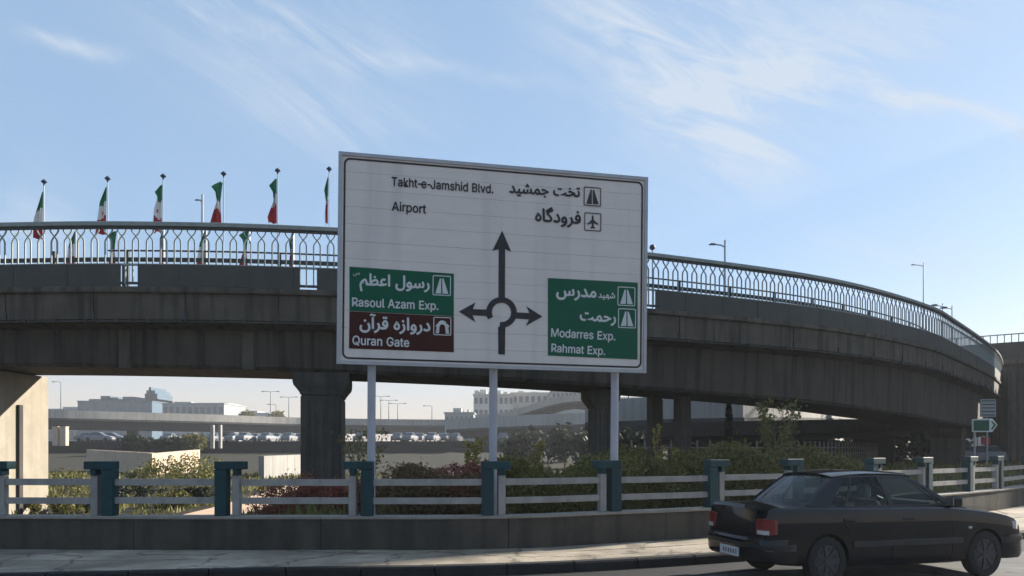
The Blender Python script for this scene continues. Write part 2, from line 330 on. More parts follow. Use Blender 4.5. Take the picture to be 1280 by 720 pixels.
def strip(name, m, fa, fb, s0, s1, step=.8):
    mb = MB(); k = max(2, int((s1-s0)/step)); vs = []
    for i in range(k+1):
        q = s0+(s1-s0)*i/k; vs += [fa(q), fb(q)]
    mb.add(vs, [(2*i, 2*i+1, 2*i+3, 2*i+2) for i in range(k)]); return struct(mb.build(name, m))
strip('road', 'asphalt', lambda q: KERB.at(q, 0, 0), lambda q: KERB.at(q, -22 if False else -9.5, 0), 0, KERB.L)
mb = MB(); mb.add([(-40, -25, -.004), (45, -25, -.004), (45, 12, -.004), (-40, 7, -.004)], [(0, 1, 2, 3)])
struct(mb.build('road_lane', 'asphalt'))
strip('kerb_shade_strip', 'asphalt_dark', lambda q: KERB.at(q, 0, .004), lambda q: KERB.at(q, -.95-.12*math.sin(q*.7), .004), 0, KERB.L)  # near-black strip that paints the shade band beside the kerb onto the road
# pavement body with its slabs
def pave_z(q): return .15
def kerb_to_wall(X, Y): return None
mbp = MB(); N_ = 110; vs = []
for i in range(N_+1):
    t = i/N_; a = KERB.at(.2+t*(KERB.L-.5), .12, .140); b = WALL.at(.2+t*(WALL.L-.5), .08, .140); vs += [a, b]
mbp.add(vs, [(2*i, 2*i+1, 2*i+3, 2*i+2) for i in range(N_)]); pav = struct(mbp.build('pavement', 'paving'))
# slabs, laid with recessed joints
def uvp(u, v, z):
    a = KERB.at(.2+u*(KERB.L-.5), .14, z); b = WALL.at(.2+u*(WALL.L-.5), -.02, z); return a.lerp(b, v)
NU = 62; NV = 2
for i in range(NU):
    u0, u1 = i/NU, (i+1)/NU
    c = uvp((u0+u1)/2, .5, 0)
    if c.y < 4 or abs(c.x/c.y) > .80: continue
    for j in range(NV):
        v0, v1 = j/NV, (j+1)/NV; g = .012/1.1*.5/NU*60/56; gv = .012; h = .150+random.uniform(-.003, .004); k = random.uniform(-.003, .003)
        P = [uvp(u0+g*1.2, v0+gv, h), uvp(u1-g*1.2, v0+gv, h+k), uvp(u1-g*1.2, v1-gv, h), uvp(u0+g*1.2, v1-gv, h-k)]
        mb = MB(); mb.hexa([Vector((p.x, p.y, .10)) for p in P]+P); mb.build('paving_slab', 'paving', pav)
# kerb stones
q = 0; ks = 1.0
kroot = empty('kerb', (0, 0, 0), 0, 'dark concrete kerb along the edge of the sunlit pavement', 'kerb')
while q+ks < KERB.L:
    c = KERB.at(q+.5)
    if c.y > 0 and abs(c.x/c.y) < .85:
        mb = MB(); sweep(mb, KERB, [(0, -.1), (0.0, .12), (.02, .148), (.13, .152), (.13, -.1)], q+.012, q+ks-.012, .5); mb.build('kerb_stone', 'kerb', kroot)
    q += ks
# ------------------------------------------------------------------ low wall
WT = .68
wroot = empty('low_wall', (0, 0, 0), 0, 'long low grey plastered wall carrying the white and teal fence', 'wall')
q = 0; 
while q < WALL.L-3:
    c = WALL.at(q+1.5)
    if c.y > 0 and abs(c.x/c.y) < .95:
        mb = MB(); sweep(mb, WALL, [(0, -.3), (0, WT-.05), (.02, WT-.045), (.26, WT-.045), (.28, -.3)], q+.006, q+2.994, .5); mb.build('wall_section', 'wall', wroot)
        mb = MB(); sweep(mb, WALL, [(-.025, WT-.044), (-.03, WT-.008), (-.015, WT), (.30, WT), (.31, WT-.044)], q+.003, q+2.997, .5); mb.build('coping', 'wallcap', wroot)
    q += 3
# ------------------------------------------------------------------ fence
froot = empty('fence', (0, 0, 0), 0, 'white two-rail fence with teal hooked posts on the low wall', 'fence')
DF = .13
posts = []
for i, x in enumerate([-165, -14, 138, 281, 463.5, 613.5, 777, 896, 1006, 1097, 1167, 1217.5, 1256, 1290, 1316]):
    posts.append((WALL.px(x), -1 if i % 2 == 0 else 1))
def boxat(q, dq, d, dd, z0, z1, mb, bev=.008):
    c = WALL.at(q, d, (z0+z1)/2); mb.box(c, (dq, dd, z1-z0), WALL.ang(q), bev=bev)
ends = []
for q, sgn in posts:
    k = 1.0 + .04*random.uniform(-1, 1)
    mb = MB(); boxat(q, .19, DF, .2, WT, 1.425, mb); boxat(q+sgn*.14, .47, DF, .215, 1.427, 1.555, mb)
    boxat(q+sgn*.235, .085, DF, .18, 1.33, 1.426, mb, .004)
    mb.build('post', 'teal', froot)
    mb = MB(); boxat(q+sgn*.235, .12, DF, .12, WT, 1.328, mb); mb.build('upright', 'white_rail', froot)
    ends.append((q-(.30 if sgn < 0 else .095), q+(.30 if sgn > 0 else .095)))
for (a, b), (c, d) in zip(ends, ends[1:]):
    for z0, z1 in ((.87, .972), (1.166, 1.27)):
        mb = MB(); sw = random.uniform(-.004, .004); sweep(mb, WALL, rect(DF-.035, DF+.035, z0+sw, z1+sw), b, c, .5); mb.build('rail', 'white_rail', froot)
# ------------------------------------------------------------------ main viaduct
vroot = empty('viaduct', (0, 0, 0), 0, 'large curved concrete flyover with lattice railing sweeping behind the road sign', 'viaduct')
SB = [(0, 4.9), (DECK.px(0), 2.71+EYE), (DECK.px(400), 2.56+EYE), (DECK.px(640), 2.42+EYE), (DECK.px(840), 2.23+EYE), (DECK.px(1020), 1.99+EYE), (DECK.px(1155), 1.65+EYE), (DECK.px(1200), 1.5+EYE), (DECK.L, 2.6)]
def girder_prof(q):
    zb = table(SB, q)
    return [(.06, 6.70), (.06, 5.9), (.62, 5.72), (.75, 5.66), (.80, zb+.12), (.90, zb), (4.0, zb), (4.1, zb+.12), (4.15, 5.66), (4.3, 5.72), (6.0, 5.95), (6.0, 6.70)]
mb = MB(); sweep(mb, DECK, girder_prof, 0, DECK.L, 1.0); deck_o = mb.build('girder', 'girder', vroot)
mb = MB(); sweep(mb, DECK, [(.10, 6.70), (.10, 6.78), (5.95, 6.80), (5.95, 6.70)], 0, DECK.L, 1.0); mb.build('carriageway', 'asphalt', vroot)
mb = MB(); sweep(mb, DECK, [(-.09, 6.72), (-.12, 6.76), (-.12, 6.88), (-.05, 6.925), (.35, 6.925), (.35, 6.72)], 0, DECK.L, 1.0); mb.build('ledge', 'concrete', vroot)
q = DECK.px(8)-30*2.9
while q < DECK.L-3:
    if q > 0 and (q < DECK.px(1200)+45):
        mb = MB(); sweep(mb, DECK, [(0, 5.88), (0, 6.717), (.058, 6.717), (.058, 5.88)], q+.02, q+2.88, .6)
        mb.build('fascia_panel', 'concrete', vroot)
        mb = MB(); c = DECK.at(q, -.015, 5.98); mb.box(c, (.10, .07, .22), DECK.ang(q)); mb.build('drip_outlet', 'rail_dark', vroot)
    q += 2.9
# conduit with clips under the slab edge
mb = MB(); sweep(mb, DECK, rect(.02, .06, 5.80, 5.855), 0, DECK.px(1200)+30, .8); q = DECK.px(-5)-8
while q < DECK.px(1200)+20:
    mb.box(DECK.at(q, .03, 5.85), (.09, .1, .13), DECK.ang(q)); q += 1.0
mb.build('conduit', 'far_dark', vroot)
# ribs on the girder face
for x in (142, 305):
    q = DECK.px(x); mb = MB(); mb.box(DECK.at(q, .76, 5.0), (.38, .16, 1.25), DECK.ang(q), bev=.02); mb.build('girder_rib', 'concrete', vroot)
# cladding panels
gaps = [DECK.px(162), DECK.px(387), DECK.px(812)]
q = DECK.px(20)-20*1.78; n_clad = 0
joints = []
while q < DECK.px(1200)+55:
    joints.append(q); q += 1.78
for q in joints:
    a, b = q+.008, q+1.772
    mbj = MB(); mbj.box(DECK.at(q, .05, 7.28), (.12, .06, .69), DECK.ang(q)); mbj.build('panel_post', 'rail_dark', vroot)
    if DECK.at(q).y > 0 and abs(DECK.at(q).x/DECK.at(q).y) > .85: continue
    pieces = [(a, b)]
    for g in gaps:
        g0, g1 = g-.27, g+.27; new = []
        for u, v in pieces:
            if g1 <= u or g0 >= v: new.append((u, v))
            else:
                if g0-u > .15: new.append((u, g0))
                if v-g1 > .15: new.append((g1, v))
        pieces = new
    for u, v in pieces:
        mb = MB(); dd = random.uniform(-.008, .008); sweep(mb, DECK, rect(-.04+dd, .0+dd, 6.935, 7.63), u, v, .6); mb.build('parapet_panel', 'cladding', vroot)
# posts behind panel joints and bottom bar seen in the gaps
# railing
RT = 8.97
mb = MB(); q1 = DECK.px(1200)+60
sweep(mb, DECK, [(-.10, RT-.12), (-.11, RT-.01), (-.07, RT+.02), (.10, RT+.02), (.14, RT-.01), (.14, RT-.12)], DECK.px(-160) or 0, q1, .6)
railing = mb.build('railing', 'rail', vroot)
mb = MB(); sweep(mb, DECK, rect(-.03, .07, RT-.20, RT-.125), DECK.px(-160) or 0, q1, .6); mb.build('top_rail', 'rail_dark', railing)
mb = MB(); sweep(mb, DECK, rect(-.02, .06, 7.60, 7.66), DECK.px(-160) or 0, q1, .6); mb.build('bottom_rail', 'rail', railing)
mb = MB(); sweep(mb, DECK, rect(.0, .05, 7.0, 7.08), DECK.px(-160) or 0, q1, .6); mb.build('foot_rail', 'rail_dark', railing)
Hb = RT-.20-7.0
mb = MB()
prof = [(-.105, 0), (-.105, .76), (-.09, .80), (-.045, .84), (0, .87), (.045, .90), (.10, .94), (.125, .97), (.125, 1.0)]
for sx in (1, -1):
    secs = []
    for x, t in prof:
        w = .021; x = x*sx; z = t*Hb; off = .012*sx
        secs.append([(x-w, -.018+off, z), (x+w, -.018+off, z), (x+w, .018+off, z), (x-w, .018+off, z)])
    mb.loft(secs)
bal = mb.mesh('baluster', 'rail')
q = DECK.px(-30); nb = 0
while q < q1 and nb < 296:
    link('baluster', bal, railing, DECK.at(q, .02, 7.0), DECK.ang(q)); q += .437; nb += 1
# guard rail behind
mb = MB(); sweep(mb, DECK, rect(1.2, 1.26, 8.02, 8.16), DECK.px(-100), q1, .8); sweep(mb, DECK, rect(1.2, 1.24, 8.36, 8.41), DECK.px(110), q1, .8)
q = DECK.px(-60)
while q < q1: mb.box(DECK.at(q, 1.3, 7.6), (.1, .1, 1.6), DECK.ang(q)); q += 2.6
mb.build('guard_rail', 'rail_dark', vroot)
# piers
def qpx(x, dd):
    r = (x-640)/F; q = DECK.px(-100)
    while q < DECK.L:
        p = DECK.at(q, dd)
        if p.x/p.y >= r: return q
        q += .1
    return q
def pier(q, wd, d0, d1, z0, m, flutes=True, cap=True, px=None):
    if px:
        q = qpx(px, (d0+d1)/2)
    ztop = table(SB, q)-.003; h = ztop-z0; mb = MB(); a = DECK.ang(q)
    c = DECK.at(q, (d0+d1)/2, 0); capz = .75 if cap else 0
    mb.box((0, 0, (z0+ztop-capz)/2), (wd, d1-d0, h-capz), 0, bev=.06)
    o = mb.build('pier', m, vroot, c); o.rotation_euler = (0, 0, a)
    if flutes:
        k = 5
        for i in range(k):
            x = -wd/2+wd*(i+.5)/k; mb = MB(); mb.box((x, -(d1-d0)/2-.012, (z0+ztop-capz)/2), (wd/k*.55, .05, h-capz-.3), bev=.012); mb.build('flute', m, o)
    if cap:
        f = .28; mb = MB(); w2 = wd/2; dd = (d1-d0)/2; zz = ztop-capz
        secs = []
        for z, e in ((zz+.003, 0), (zz+.08, .03), (zz+.2, .12), (zz+.32, .22), (zz+.44, .25), (ztop, .25)):
            secs.append([(-w2-e, -dd-e*.3, z), (w2+e, -dd-e*.3, z), (w2+e, dd+e*.3, z), (-w2-e, dd+e*.3, z)])
        mb.loft(secs); mb.build('pier_cap', m, o)
    return o
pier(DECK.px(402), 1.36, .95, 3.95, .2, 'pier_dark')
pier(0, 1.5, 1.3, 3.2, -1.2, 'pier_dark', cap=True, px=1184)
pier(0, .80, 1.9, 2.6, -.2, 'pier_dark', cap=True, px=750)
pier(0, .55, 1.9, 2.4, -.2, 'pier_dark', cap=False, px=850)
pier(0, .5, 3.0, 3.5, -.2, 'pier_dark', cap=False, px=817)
# left pier, seen by its sunlit side
P0 = Vector((-17.55, 25.0, 0)); ql = DECK.px(1)
mb = MB(); zt = table(SB, ql)
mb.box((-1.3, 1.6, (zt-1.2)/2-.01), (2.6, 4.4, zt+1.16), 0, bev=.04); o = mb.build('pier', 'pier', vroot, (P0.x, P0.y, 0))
mb = MB(); mb.box((.05, 2.03, 1.0), (.10, .20, 4.6)); mb.build('drain_pipe', 'far_dark', o)
# ------------------------------------------------------------------ flags and lamps on the flyover
def flag_mesh(seed, style):
    rnd = random.Random(seed); mb = MB(); nv, nu = 27, 9; vs = []; H = 1.62*style[0]
    for j in range(nv+1):
        v = j/nv; wdt = table(style[1], v); lean = table(style[2], v)
        for i in range(nu+1):
            u = i/nu; x = -(u*wdt)-lean; fold = .07*math.sin(u*math.pi*3+seed+v*3)*(.4+v*.6)
            vs.append((x, fold*min(1, u*3), -v*H-.04*math.sin(u*6+seed)*u))
    fs = [(j*(nu+1)+i, j*(nu+1)+i+1, (j+1)*(nu+1)+i+1, (j+1)*(nu+1)+i) for j in range(nv) for i in range(nu)]
    mb.add(vs, fs); g, w = style[3]
    mb.m = []
    for j in range(nv):
        for i in range(nu):
            u = i/nu; v = j/nv+.06*math.sin(u*5+seed); mi = 0 if v < g else (1 if v < w else 2)
            if mi == 1 and abs(v-(g+w)/2-.02) < .03 and i == 4: mi = 2
            mb.m.append(mi)
    return mb
styles = [
 (1.0, [(0, .03), (.3, .15), (.6, .28), (1, .32)], [(0, 0), (1, .02)], (.36, .66)),
 (1.0, [(0, .03), (.3, .22), (.6, .30), (1, .42)], [(0, 0), (1, .03)], (.34, .62)),
 (1.0, [(0, .05), (.15, .27), (.25, .18), (.5, .30), (1, .32)], [(0, 0), (1, .02)], (.30, .66)),
 (1.0, [(0, .08), (.1, .40), (.22, .22), (.42, .12), (.6, .22), (1, .42)], [(0, 0), (.4, .08), (1, .03)], (.40, .58)),
 (.95, [(0, .05), (.15, .26), (.3, .12), (.5, .1), (.85, .32), (1, .28)], [(0, 0), (1, 0)], (.36, .60)),
 (1.0, [(0, .03), (.25, .14), (.5, .08), (.8, .12), (1, .1)], [(0, 0), (1, .02)], (.45, .52))]
flags = [(55, 226), (134.5, 222), (204, 219), (279.5, 216), (347, 212), (411.5, 210)]
desc = ['furthest left, just above the railing', 'second from the left, lower edge swung out', 'third from the left, left of the lamp post', 'fourth from left, its green top blown out sideways', 'just left of the road sign, red end rounded', 'hanging thin and straight beside the road sign edge']
for i, (x, yt) in enumerate(flags):
    q = DECK.px(x); dd = 1.6
    for _ in range(5):
        p = DECK.at(q, dd); q += ((x-640)/F*p.y-p.x)
    p = DECK.at(q, dd, 6.8); top = EYE+(HOR-yt)/F*p.y
    t = empty('flagpole', p, 0, 'pole with limp green white red flag, '+desc[i], 'flagpole', 'flags along the flyover railing')
    mb = MB(); mb.tube([(0, 0, 0), (0, 0, top-6.8-.1)], .018, 8); mb.build('pole', 'pole', t, smooth=True)
    h = top-6.8; mb = MB(); mb.tube([(0, 0, h-.16), (0, 0, h-.10), (0, 0, h-.04), (0, 0, h+.0), (0, 0, h+.05)], [.018, .03, .10, .075, .02], 10); mb.build('finial', 'finial', t, smooth=True)
    fm = flag_mesh(i*1.7, styles[i]); fm.build('flag', ['fgreen', 'fwhite', 'fred'], t, (-.03, 0, h-.32-.06*(i == 0)), smooth=True)
for i, x in enumerate((95, 147, 205, 258, 312, 367)):
    q = DECK.px(x); dd = 5.5
    for _ in range(8):
        p = DECK.at(q, dd); q += ((x-640)/F*p.y-p.x)
    p = DECK.at(q, dd, 6.8)
    t = empty('flagpole', p, 0, 'limp flag seen through the balusters, '+['furthest left of the far row', 'second of the far row', 'third of the far row', 'fourth of the far row', 'fifth of the far row', 'last of the far row, nearest the sign'][i], 'flagpole', 'flags seen through the railing')
    mb = MB(); mb.tube([(0, 0, 0), (0, 0, 3.55)], .025, 6); mb.build('pole', 'pole', t)
    fm = flag_mesh(i*2.3+1, styles[(i*2+1) % 6]); fm.build('flag', ['fgreen', 'fwhite', 'fred'], t, (-.03, 0, 3.5))
def street_lamp(p, top, arm, label, headscale=.55, z0=None):
    t = empty('street_lamp', p, 0, label, 'street lamp', 'street lamps above the flyover'); h = top-p.z
    mb = MB(); mb.tube([(0, 0, 0), (0, 0, h)], [.07, .04], 8); mb.build('pole', 'pole', t, smooth=True)
    mb = MB(); mb.tube([(0, 0, h-.35), (arm*.4, 0, h-.25), (arm, 0, h-.22)], .035, 6); mb.build('arm', 'pole', t, smooth=True)
    mb = MB(); s = 1 if arm > 0 else -1; e = headscale
    mb.loft([[(arm+s*x*e, -w*e, h-.22-.02), (arm+s*x*e, w*e, h-.24), (arm+s*x*e, w*.8*e, h-.24+hh*e), (arm+s*x*e, -w*.8*e, h-.24+hh*e)] for x, w, hh in ((-.05, .05, .06), (.1, .14, .13), (.4, .15, .14), (.6, .06, .06))]); mb.build('lamp_head', 'lamp', t)
def far_deck_pt(x, dd=5.7):
    q = DECK.px(min(x, 1225))
    for _ in range(30):
        p = DECK.at(q, dd); q += ((x-640)/F*p.y-p.x)*.6
    return DECK.at(q, dd, 6.8)
for x, y, arm, lab in ((253, 243, -.12, 'slim street lamp standing between the flags on the flyover'), (906, 300, -.45, 'street lamp with short arm above the flyover railing right of the sign'), (1159.5, 328, -.75, 'tallest street lamp above the curve of the flyover')):
    p = far_deck_pt(x); street_lamp(p, EYE+(HOR-y)/F*p.y, arm, lab, .3 if x < 300 else .55)
for x, y, lab in ((1178, 382, 'lamp head just showing above the far curve of the railing, left one of two'), (1190, 385, 'lamp head just showing above the far curve of the railing, right one of two')):
    p = Vector(((x-640)/F*66, 66, 7)); street_lamp(p, EYE+(HOR-y)/F*66+.2, -.4, lab, 1.1)
p = far_deck_pt(815.5, 1.5)
t = empty('flagpole', p, 0, 'bare pole tip with dark ball just right of the road sign', 'flagpole'); h = EYE+(HOR-307)/F*p.y-6.8
mb = MB(); mb.tube([(0, 0, 0), (0, 0, h-.1)], .025, 8); mb.build('pole', 'pole', t)
mb = MB(); mb.tube([(0, 0, h-.2), (0, 0, h-.1), (0, 0, h), (0, 0, h+.05)], [.02, .12, .1, .02], 10); mb.build('finial', 'finial', t, smooth=True)
# ------------------------------------------------------------------ road sign
SL, SR, SBt, STp = Vector((-2.77, 12.06, 0)), Vector((2.32, 13.08, 0)), 3.08, 6.45
BW = (SR-SL).length; BH = STp-SBt; sang = math.atan2(SR.y-SL.y, SR.x-SL.x)
sroot = empty('road_sign', (SL.x, SL.y, 0), sang, 'big white roundabout direction sign on three posts behind the fence', 'road sign')
# homography photo px -> board (u right, v up)
def homog():
    src = [(424, 191), (810, 222), (806, 465), (419, 457)]; dst = [(0, BH), (BW, BH), (BW, 0), (0, 0)]; A = []; b = []
    for (x, y), (u, v) in zip(src, dst):
        A.append([x, y, 1, 0, 0, 0, -u*x, -u*y]); b.append(u); A.append([0, 0, 0, x, y, 1, -v*x, -v*y]); b.append(v)
    return np.append(np.linalg.solve(np.array(A, float), np.array(b, float)), 1).reshape(3, 3)
HM = homog()
TILT = R(.55)
def Q(x, y):
    w = HM @ np.array([x, y, 1.0]); return w[0]/w[2], w[1]/w[2]
board = bpy.data.objects.new('board', None)
def bm_build(mb, name, m, parent, smooth=False): return mb.build(name, m, parent, smooth=smooth)
# board group: tray mesh is the part; everything printed hangs on it
mb = MB(); mb.box((BW/2, .055, BH/2), (BW-.02, .04, BH-.02))
for i in range(5): mb.box((BW/2, .10, BH*(i+.5)/5), (BW-.1, .05, .08))
tray = mb.build('board', 'alu', sroot, (0, 0, SBt))
tray.rotation_euler = (0, TILT, 0)
tray.location = (-.015, 0, SBt+.025)
NP = 12
for i in range(NP):
    z0 = .03+(BH-.06)*i/NP; z1 = .03+(BH-.06)*(i+1)/NP; mb = MB(); mb.box((BW/2, .012+random.uniform(-.0015, .0015), (z0+z1)/2), (BW-.06, .022, z1-z0-.0025), bev=.0012); mb.build('board_plank', 'sign_white', tray)
mb = MB(); t_ = .055
mb.box((BW/2, .01, t_/2), (BW, .07, t_)); mb.box((BW/2, .01, BH-t_/2), (BW, .07, t_)); mb.box((t_/2, .01, BH/2), (t_, .069, BH-2*t_)); mb.box((BW-t_/2, .01, BH/2), (t_, .069, BH-2*t_)); mb.build('board_frame', 'alu', tray)
def rrect(x0, z0, x1, z1, r, n=6):
    P = []
    for cx, cz, a0 in ((x1-r, z1-r, 0), (x0+r, z1-r, 90), (x0+r, z0+r, 180), (x1-r, z0+r, 270)):
        for k in range(n+1): a = R(a0+90*k/n); P.append((cx+r*math.cos(a), cz+r*math.sin(a)))
    return P
def ring(mb, out, inn, y0, y1):
    n = len(out); vs = [(x, y0, z) for x, z in out]+[(x, y0, z) for x, z in inn]+[(x, y1, z) for x, z in out]+[(x, y1, z) for x, z in inn]
    fs = []
    for i in range(n):
        j = (i+1) % n; fs += [(i, j, n+j, n+i), (2*n+i, 3*n+i, 3*n+j, 2*n+j), (i, 2*n+i, 2*n+j, j), (n+i, n+j, 3*n+j, 3*n+i)]
    mb.add(vs, fs)
YF = -.006
mb = MB(); e = .085; wl = .028
ring(mb, rrect(e, e, BW-e, BH-e, .10), rrect(e+wl, e+wl, BW-e-wl, BH-e-wl, .075), YF, .0); mb.build('border_line', 'black', tray)
def poly(name, pts, m, parent, y=YF, y1=None):
    mb = MB(); P = [Q(*p) for p in pts]; n = len(P); yb = y+.004 if y1 is None else y1
    bm = bmesh.new(); f = bm.faces.new([bm.verts.new((a, y, b)) for a, b in P]); f.normal_update(); r = bmesh.ops.triangulate(bm, faces=[f]); bm.verts.index_update()
    mb.add([v.co.copy() for v in bm.verts], [[v.index for v in f.verts] for f in bm.faces]); bm.free()
    k = len(P); mb.add([(a, y, b) for a, b in P]+[(a, yb, b) for a, b in P], [(i, (i+1) % k, (i+1) % k+k, i+k) for i in range(k)])
    return mb.build(name, m, parent)
ax = 627.3
poly('arrow_ahead', [(628.5, 289), (639.5, 315), (632, 312), (631.2, 374), (623.2, 374), (624, 312), (616, 314)], 'black', tray)
def arc(cx, cy, r, a0, a1, n=28): return [(cx+r*math.cos(R(a0+(a1-a0)*k/n)), cy-r*math.sin(R(a0+(a1-a0)*k/n))) for k in range(n+1)]
cx, cy = 626.8, 390.8
poly('roundabout_symbol', arc(cx, cy, 19.2, 208, -98)+arc(cx, cy, 12.0, -98, 208), 'black', tray, YF-.001)
poly('arrow_left', [(573.5, 390.2), (594.5, 378.5), (591, 387), (609.5, 387.4), (609, 395.4), (590.5, 394.6), (594, 403)], 'black', tray)
poly('arrow_right', [(677.8, 395.5), (658, 383), (661.5, 391.3), (644, 390.6), (644, 398.3), (661, 399.3), (657, 407.5)], 'black', tray)
poly('entry_stem', [(622.5, 409), (631.5, 408), (630.6, 443.5), (622.4, 443)], 'black', tray)
gl = poly('green_panel', [(436.5, 335), (567.5, 343), (567, 396), (436, 390.5)], 'green', tray)
br = poly('brown_panel', [(436, 391), (567, 396.5), (566.7, 441), (435, 437.5)], 'brown', tray)
gr = poly('green_panel', [(685, 347.5), (796.5, 352.5), (795.5, 448), (684.3, 444)], 'green', tray)
# lettering
ISO = {'ا': (0xFE8D, 0xFE8E, 0, 0), 'آ': (0xFE81, 0xFE82, 0, 0), 'ت': (0xFE95, 0xFE96, 0xFE97, 0xFE98), 'ج': (0xFE9D, 0xFE9E, 0xFE9F, 0xFEA0), 'ح': (0xFEA1, 0xFEA2, 0xFEA3, 0xFEA4), 'خ': (0xFEA5, 0xFEA6, 0xFEA7, 0xFEA8), 'د': (0xFEA9, 0xFEAA, 0, 0), 'ر': (0xFEAD, 0xFEAE, 0, 0), 'ز': (0xFEAF, 0xFEB0, 0, 0), 'س': (0xFEB1, 0xFEB2, 0xFEB3, 0xFEB4), 'ش': (0xFEB5, 0xFEB6, 0xFEB7, 0xFEB8), 'ص': (0xFEB9, 0xFEBA, 0xFEBB, 0xFEBC), 'ظ': (0xFEC5, 0xFEC6, 0xFEC7, 0xFEC8), 'ع': (0xFEC9, 0xFECA, 0xFECB, 0xFECC), 'ف': (0xFED1, 0xFED2, 0xFED3, 0xFED4), 'ق': (0xFED5, 0xFED6, 0xFED7, 0xFED8), 'گ': (0xFB92, 0xFB93, 0xFB94, 0xFB95), 'ل': (0xFEDD, 0xFEDE, 0xFEDF, 0xFEE0), 'م': (0xFEE1, 0xFEE2, 0xFEE3, 0xFEE4), 'ن': (0xFEE5, 0xFEE6, 0xFEE7, 0xFEE8), 'ه': (0xFEE9, 0xFEEA, 0xFEEB, 0xFEEC), 'و': (0xFEED, 0xFEEE, 0, 0), 'ی': (0xFBFC, 0xFBFD, 0xFBFE, 0xFBFF)}
def shape(s):
    out = []
    for i, ch in enumerate(s):
        if ch not in ISO: out.append(ch); continue
        prev = i > 0 and s[i-1] in ISO and ISO[s[i-1]][2]; nxt = i < len(s)-1 and s[i+1] in ISO and ISO[ch][2]
        out.append(chr(ISO[ch][(3 if nxt else 1) if prev else (2 if nxt else 0)]))
    return ''.join(reversed(out))
_gc = {}
LATIN = None
try: LATIN = bpy.data.fonts.load(bpy.utils.system_resource('DATAFILES')+'/fonts/Inter.woff2')
except Exception: LATIN = None
def glyph(txt, off, font=None):
    if (txt, off, font) in _gc: return _gc[(txt, off, font)]
    cu = bpy.data.curves.new('glyph', 'FONT'); cu.body = txt; cu.size = 1
    if font: cu.font = font
    cu.resolution_u = 4; cu.offset = off; cu.fill_mode = 'FRONT'; cu.resolution_u = 4
    o = bpy.data.objects.new('glyph', cu); col.objects.link(o); bpy.context.view_layer.update()
    d = bpy.context.evaluated_depsgraph_get(); m = bpy.data.meshes.new_from_object(o.evaluated_get(d))
    r = ([v.co.copy() for v in m.vertices], [tuple(p.vertices) for p in m.polygons]); bpy.data.objects.remove(o); bpy.data.meshes.remove(m); bpy.data.curves.remove(cu)
    _gc[(txt, off, font)] = r; return r
HE_OK = .025
def text(s, p0, p1, m, parent, persian=False, off=.02, hs=1.0, y=YF-.004):
    font = None if persian else LATIN
    off = off if persian else min(off, .017)
    t = shape(s) if persian else s; x = 0; G = []; bar = max(v.x for v in glyph('|', 0, font)[0]); w = 0
    strikes = [(0, 0), (off, 0), (-off, 0), (0, off), (0, -off)] if off else [(0, 0)]
    for i, ch in enumerate(t):
        if ch == ' ': w += 1
        elif ch == chr(0xFEE9): G.append((w, x, 0, 0, 0, *glyph(ch, .025, font)))
        else:
            V, Fc = glyph(ch, 0, font)
            for k, (sx, sz) in enumerate(strikes): G.append((w, x, sx, sz, k+5*(i % 2), V, Fc))
        x += (max(v.x for v in glyph(ch+'|', 0, font)[0])-bar if ch != ' ' else (.30 if persian else .22))
        if ch == '-': x -= .13
        if i+1 < len(t) and t[i+1] == '-': x -= .06
    xs = [g[1]+v.x for g in G for v in g[5]]; x0, x1 = min(xs), max(xs); A = Vector(Q(*p0)); B = Vector(Q(*p1)); k = (B-A).length/(x1-x0); ex = (B-A).normalized(); ez = Vector((-ex.y, ex.x)); hs = 1.06 if persian else (1.2 if '-' in s else 1.12)
    for wi in range(w+1):
        mb = MB()
        for (ww, gx, sx, sz, dk, V, Fc) in G:
            if ww != wi: continue
            P = [A+ex*((gx+v.x+sx-x0)*k)+ez*((v.y+sz)*k*hs) for v in V]; mb.add([(p.x, y-.0003*dk, p.y) for p in P], Fc)
        me = bpy.data.meshes.new('lettering'); me.from_pydata([tuple(v) for v in mb.v], [], mb.f); me.materials.append(MT[m]); link('lettering', me, parent)
text('Takht-e-Jamshid Blvd.', (490.5, 233.5), (617.5, 242.5), 'black', tray, off=.028)
text('Airport', (490.5, 264.5), (533, 268), 'black', tray, off=.028)
text('تخت جمشید', (638, 241.5), (725.5, 246.5), 'black', tray, True, .03)
text('فرودگاه', (669.5, 276.5), (726, 280), 'black', tray, True, .03)
text('رسول اعظم', (449.5, 357.5), (536.5, 362), 'letter', gl, True, .03)
text('(ص)'.replace('(', ')').replace(')', ')') if False else 'ص', (441, 345), (449.5, 345.5), 'letter', gl, True, .0)
text('Rasoul Azam Exp.', (439.5, 384.5), (547.5, 388.5), 'letter', gl, off=.02)
text('دروازه قرآن', (449, 412), (537, 415), 'letter', br, True, .03)
text('Quran Gate', (439.5, 432.5), (510.5, 435), 'letter', br, off=.02)
text('مدرس', (695.5, 369), (744.5, 371.5), 'letter', gr, True, .03)
text('شهید', (747.5, 371.5), (768, 372.5), 'letter', gr, True, .025)
text('رحمت', (724.5, 399.5), (768.5, 402), 'letter', gr, True, .03)
text('Modarres Exp.', (688.5, 420.5), (767.8, 424.5), 'letter', gr, off=.02)
text('Rahmat Exp.', (688.5, 439.3), (755, 442.8), 'letter', gr, off=.02)
def icon_box(x0, y0, x1, y1, m, parent, sk=1.0):
    mb = MB(); a = Q(x0, y0); b = Q(x1, y1); ring(mb, rrect(a[0], b[1], b[0], a[1], .02, 2), rrect(a[0]+.014, b[1]+.014, b[0]-.014, a[1]-.014, .012, 2), YF-.0055, YF-.003); return mb.build('icon_frame', m, parent)
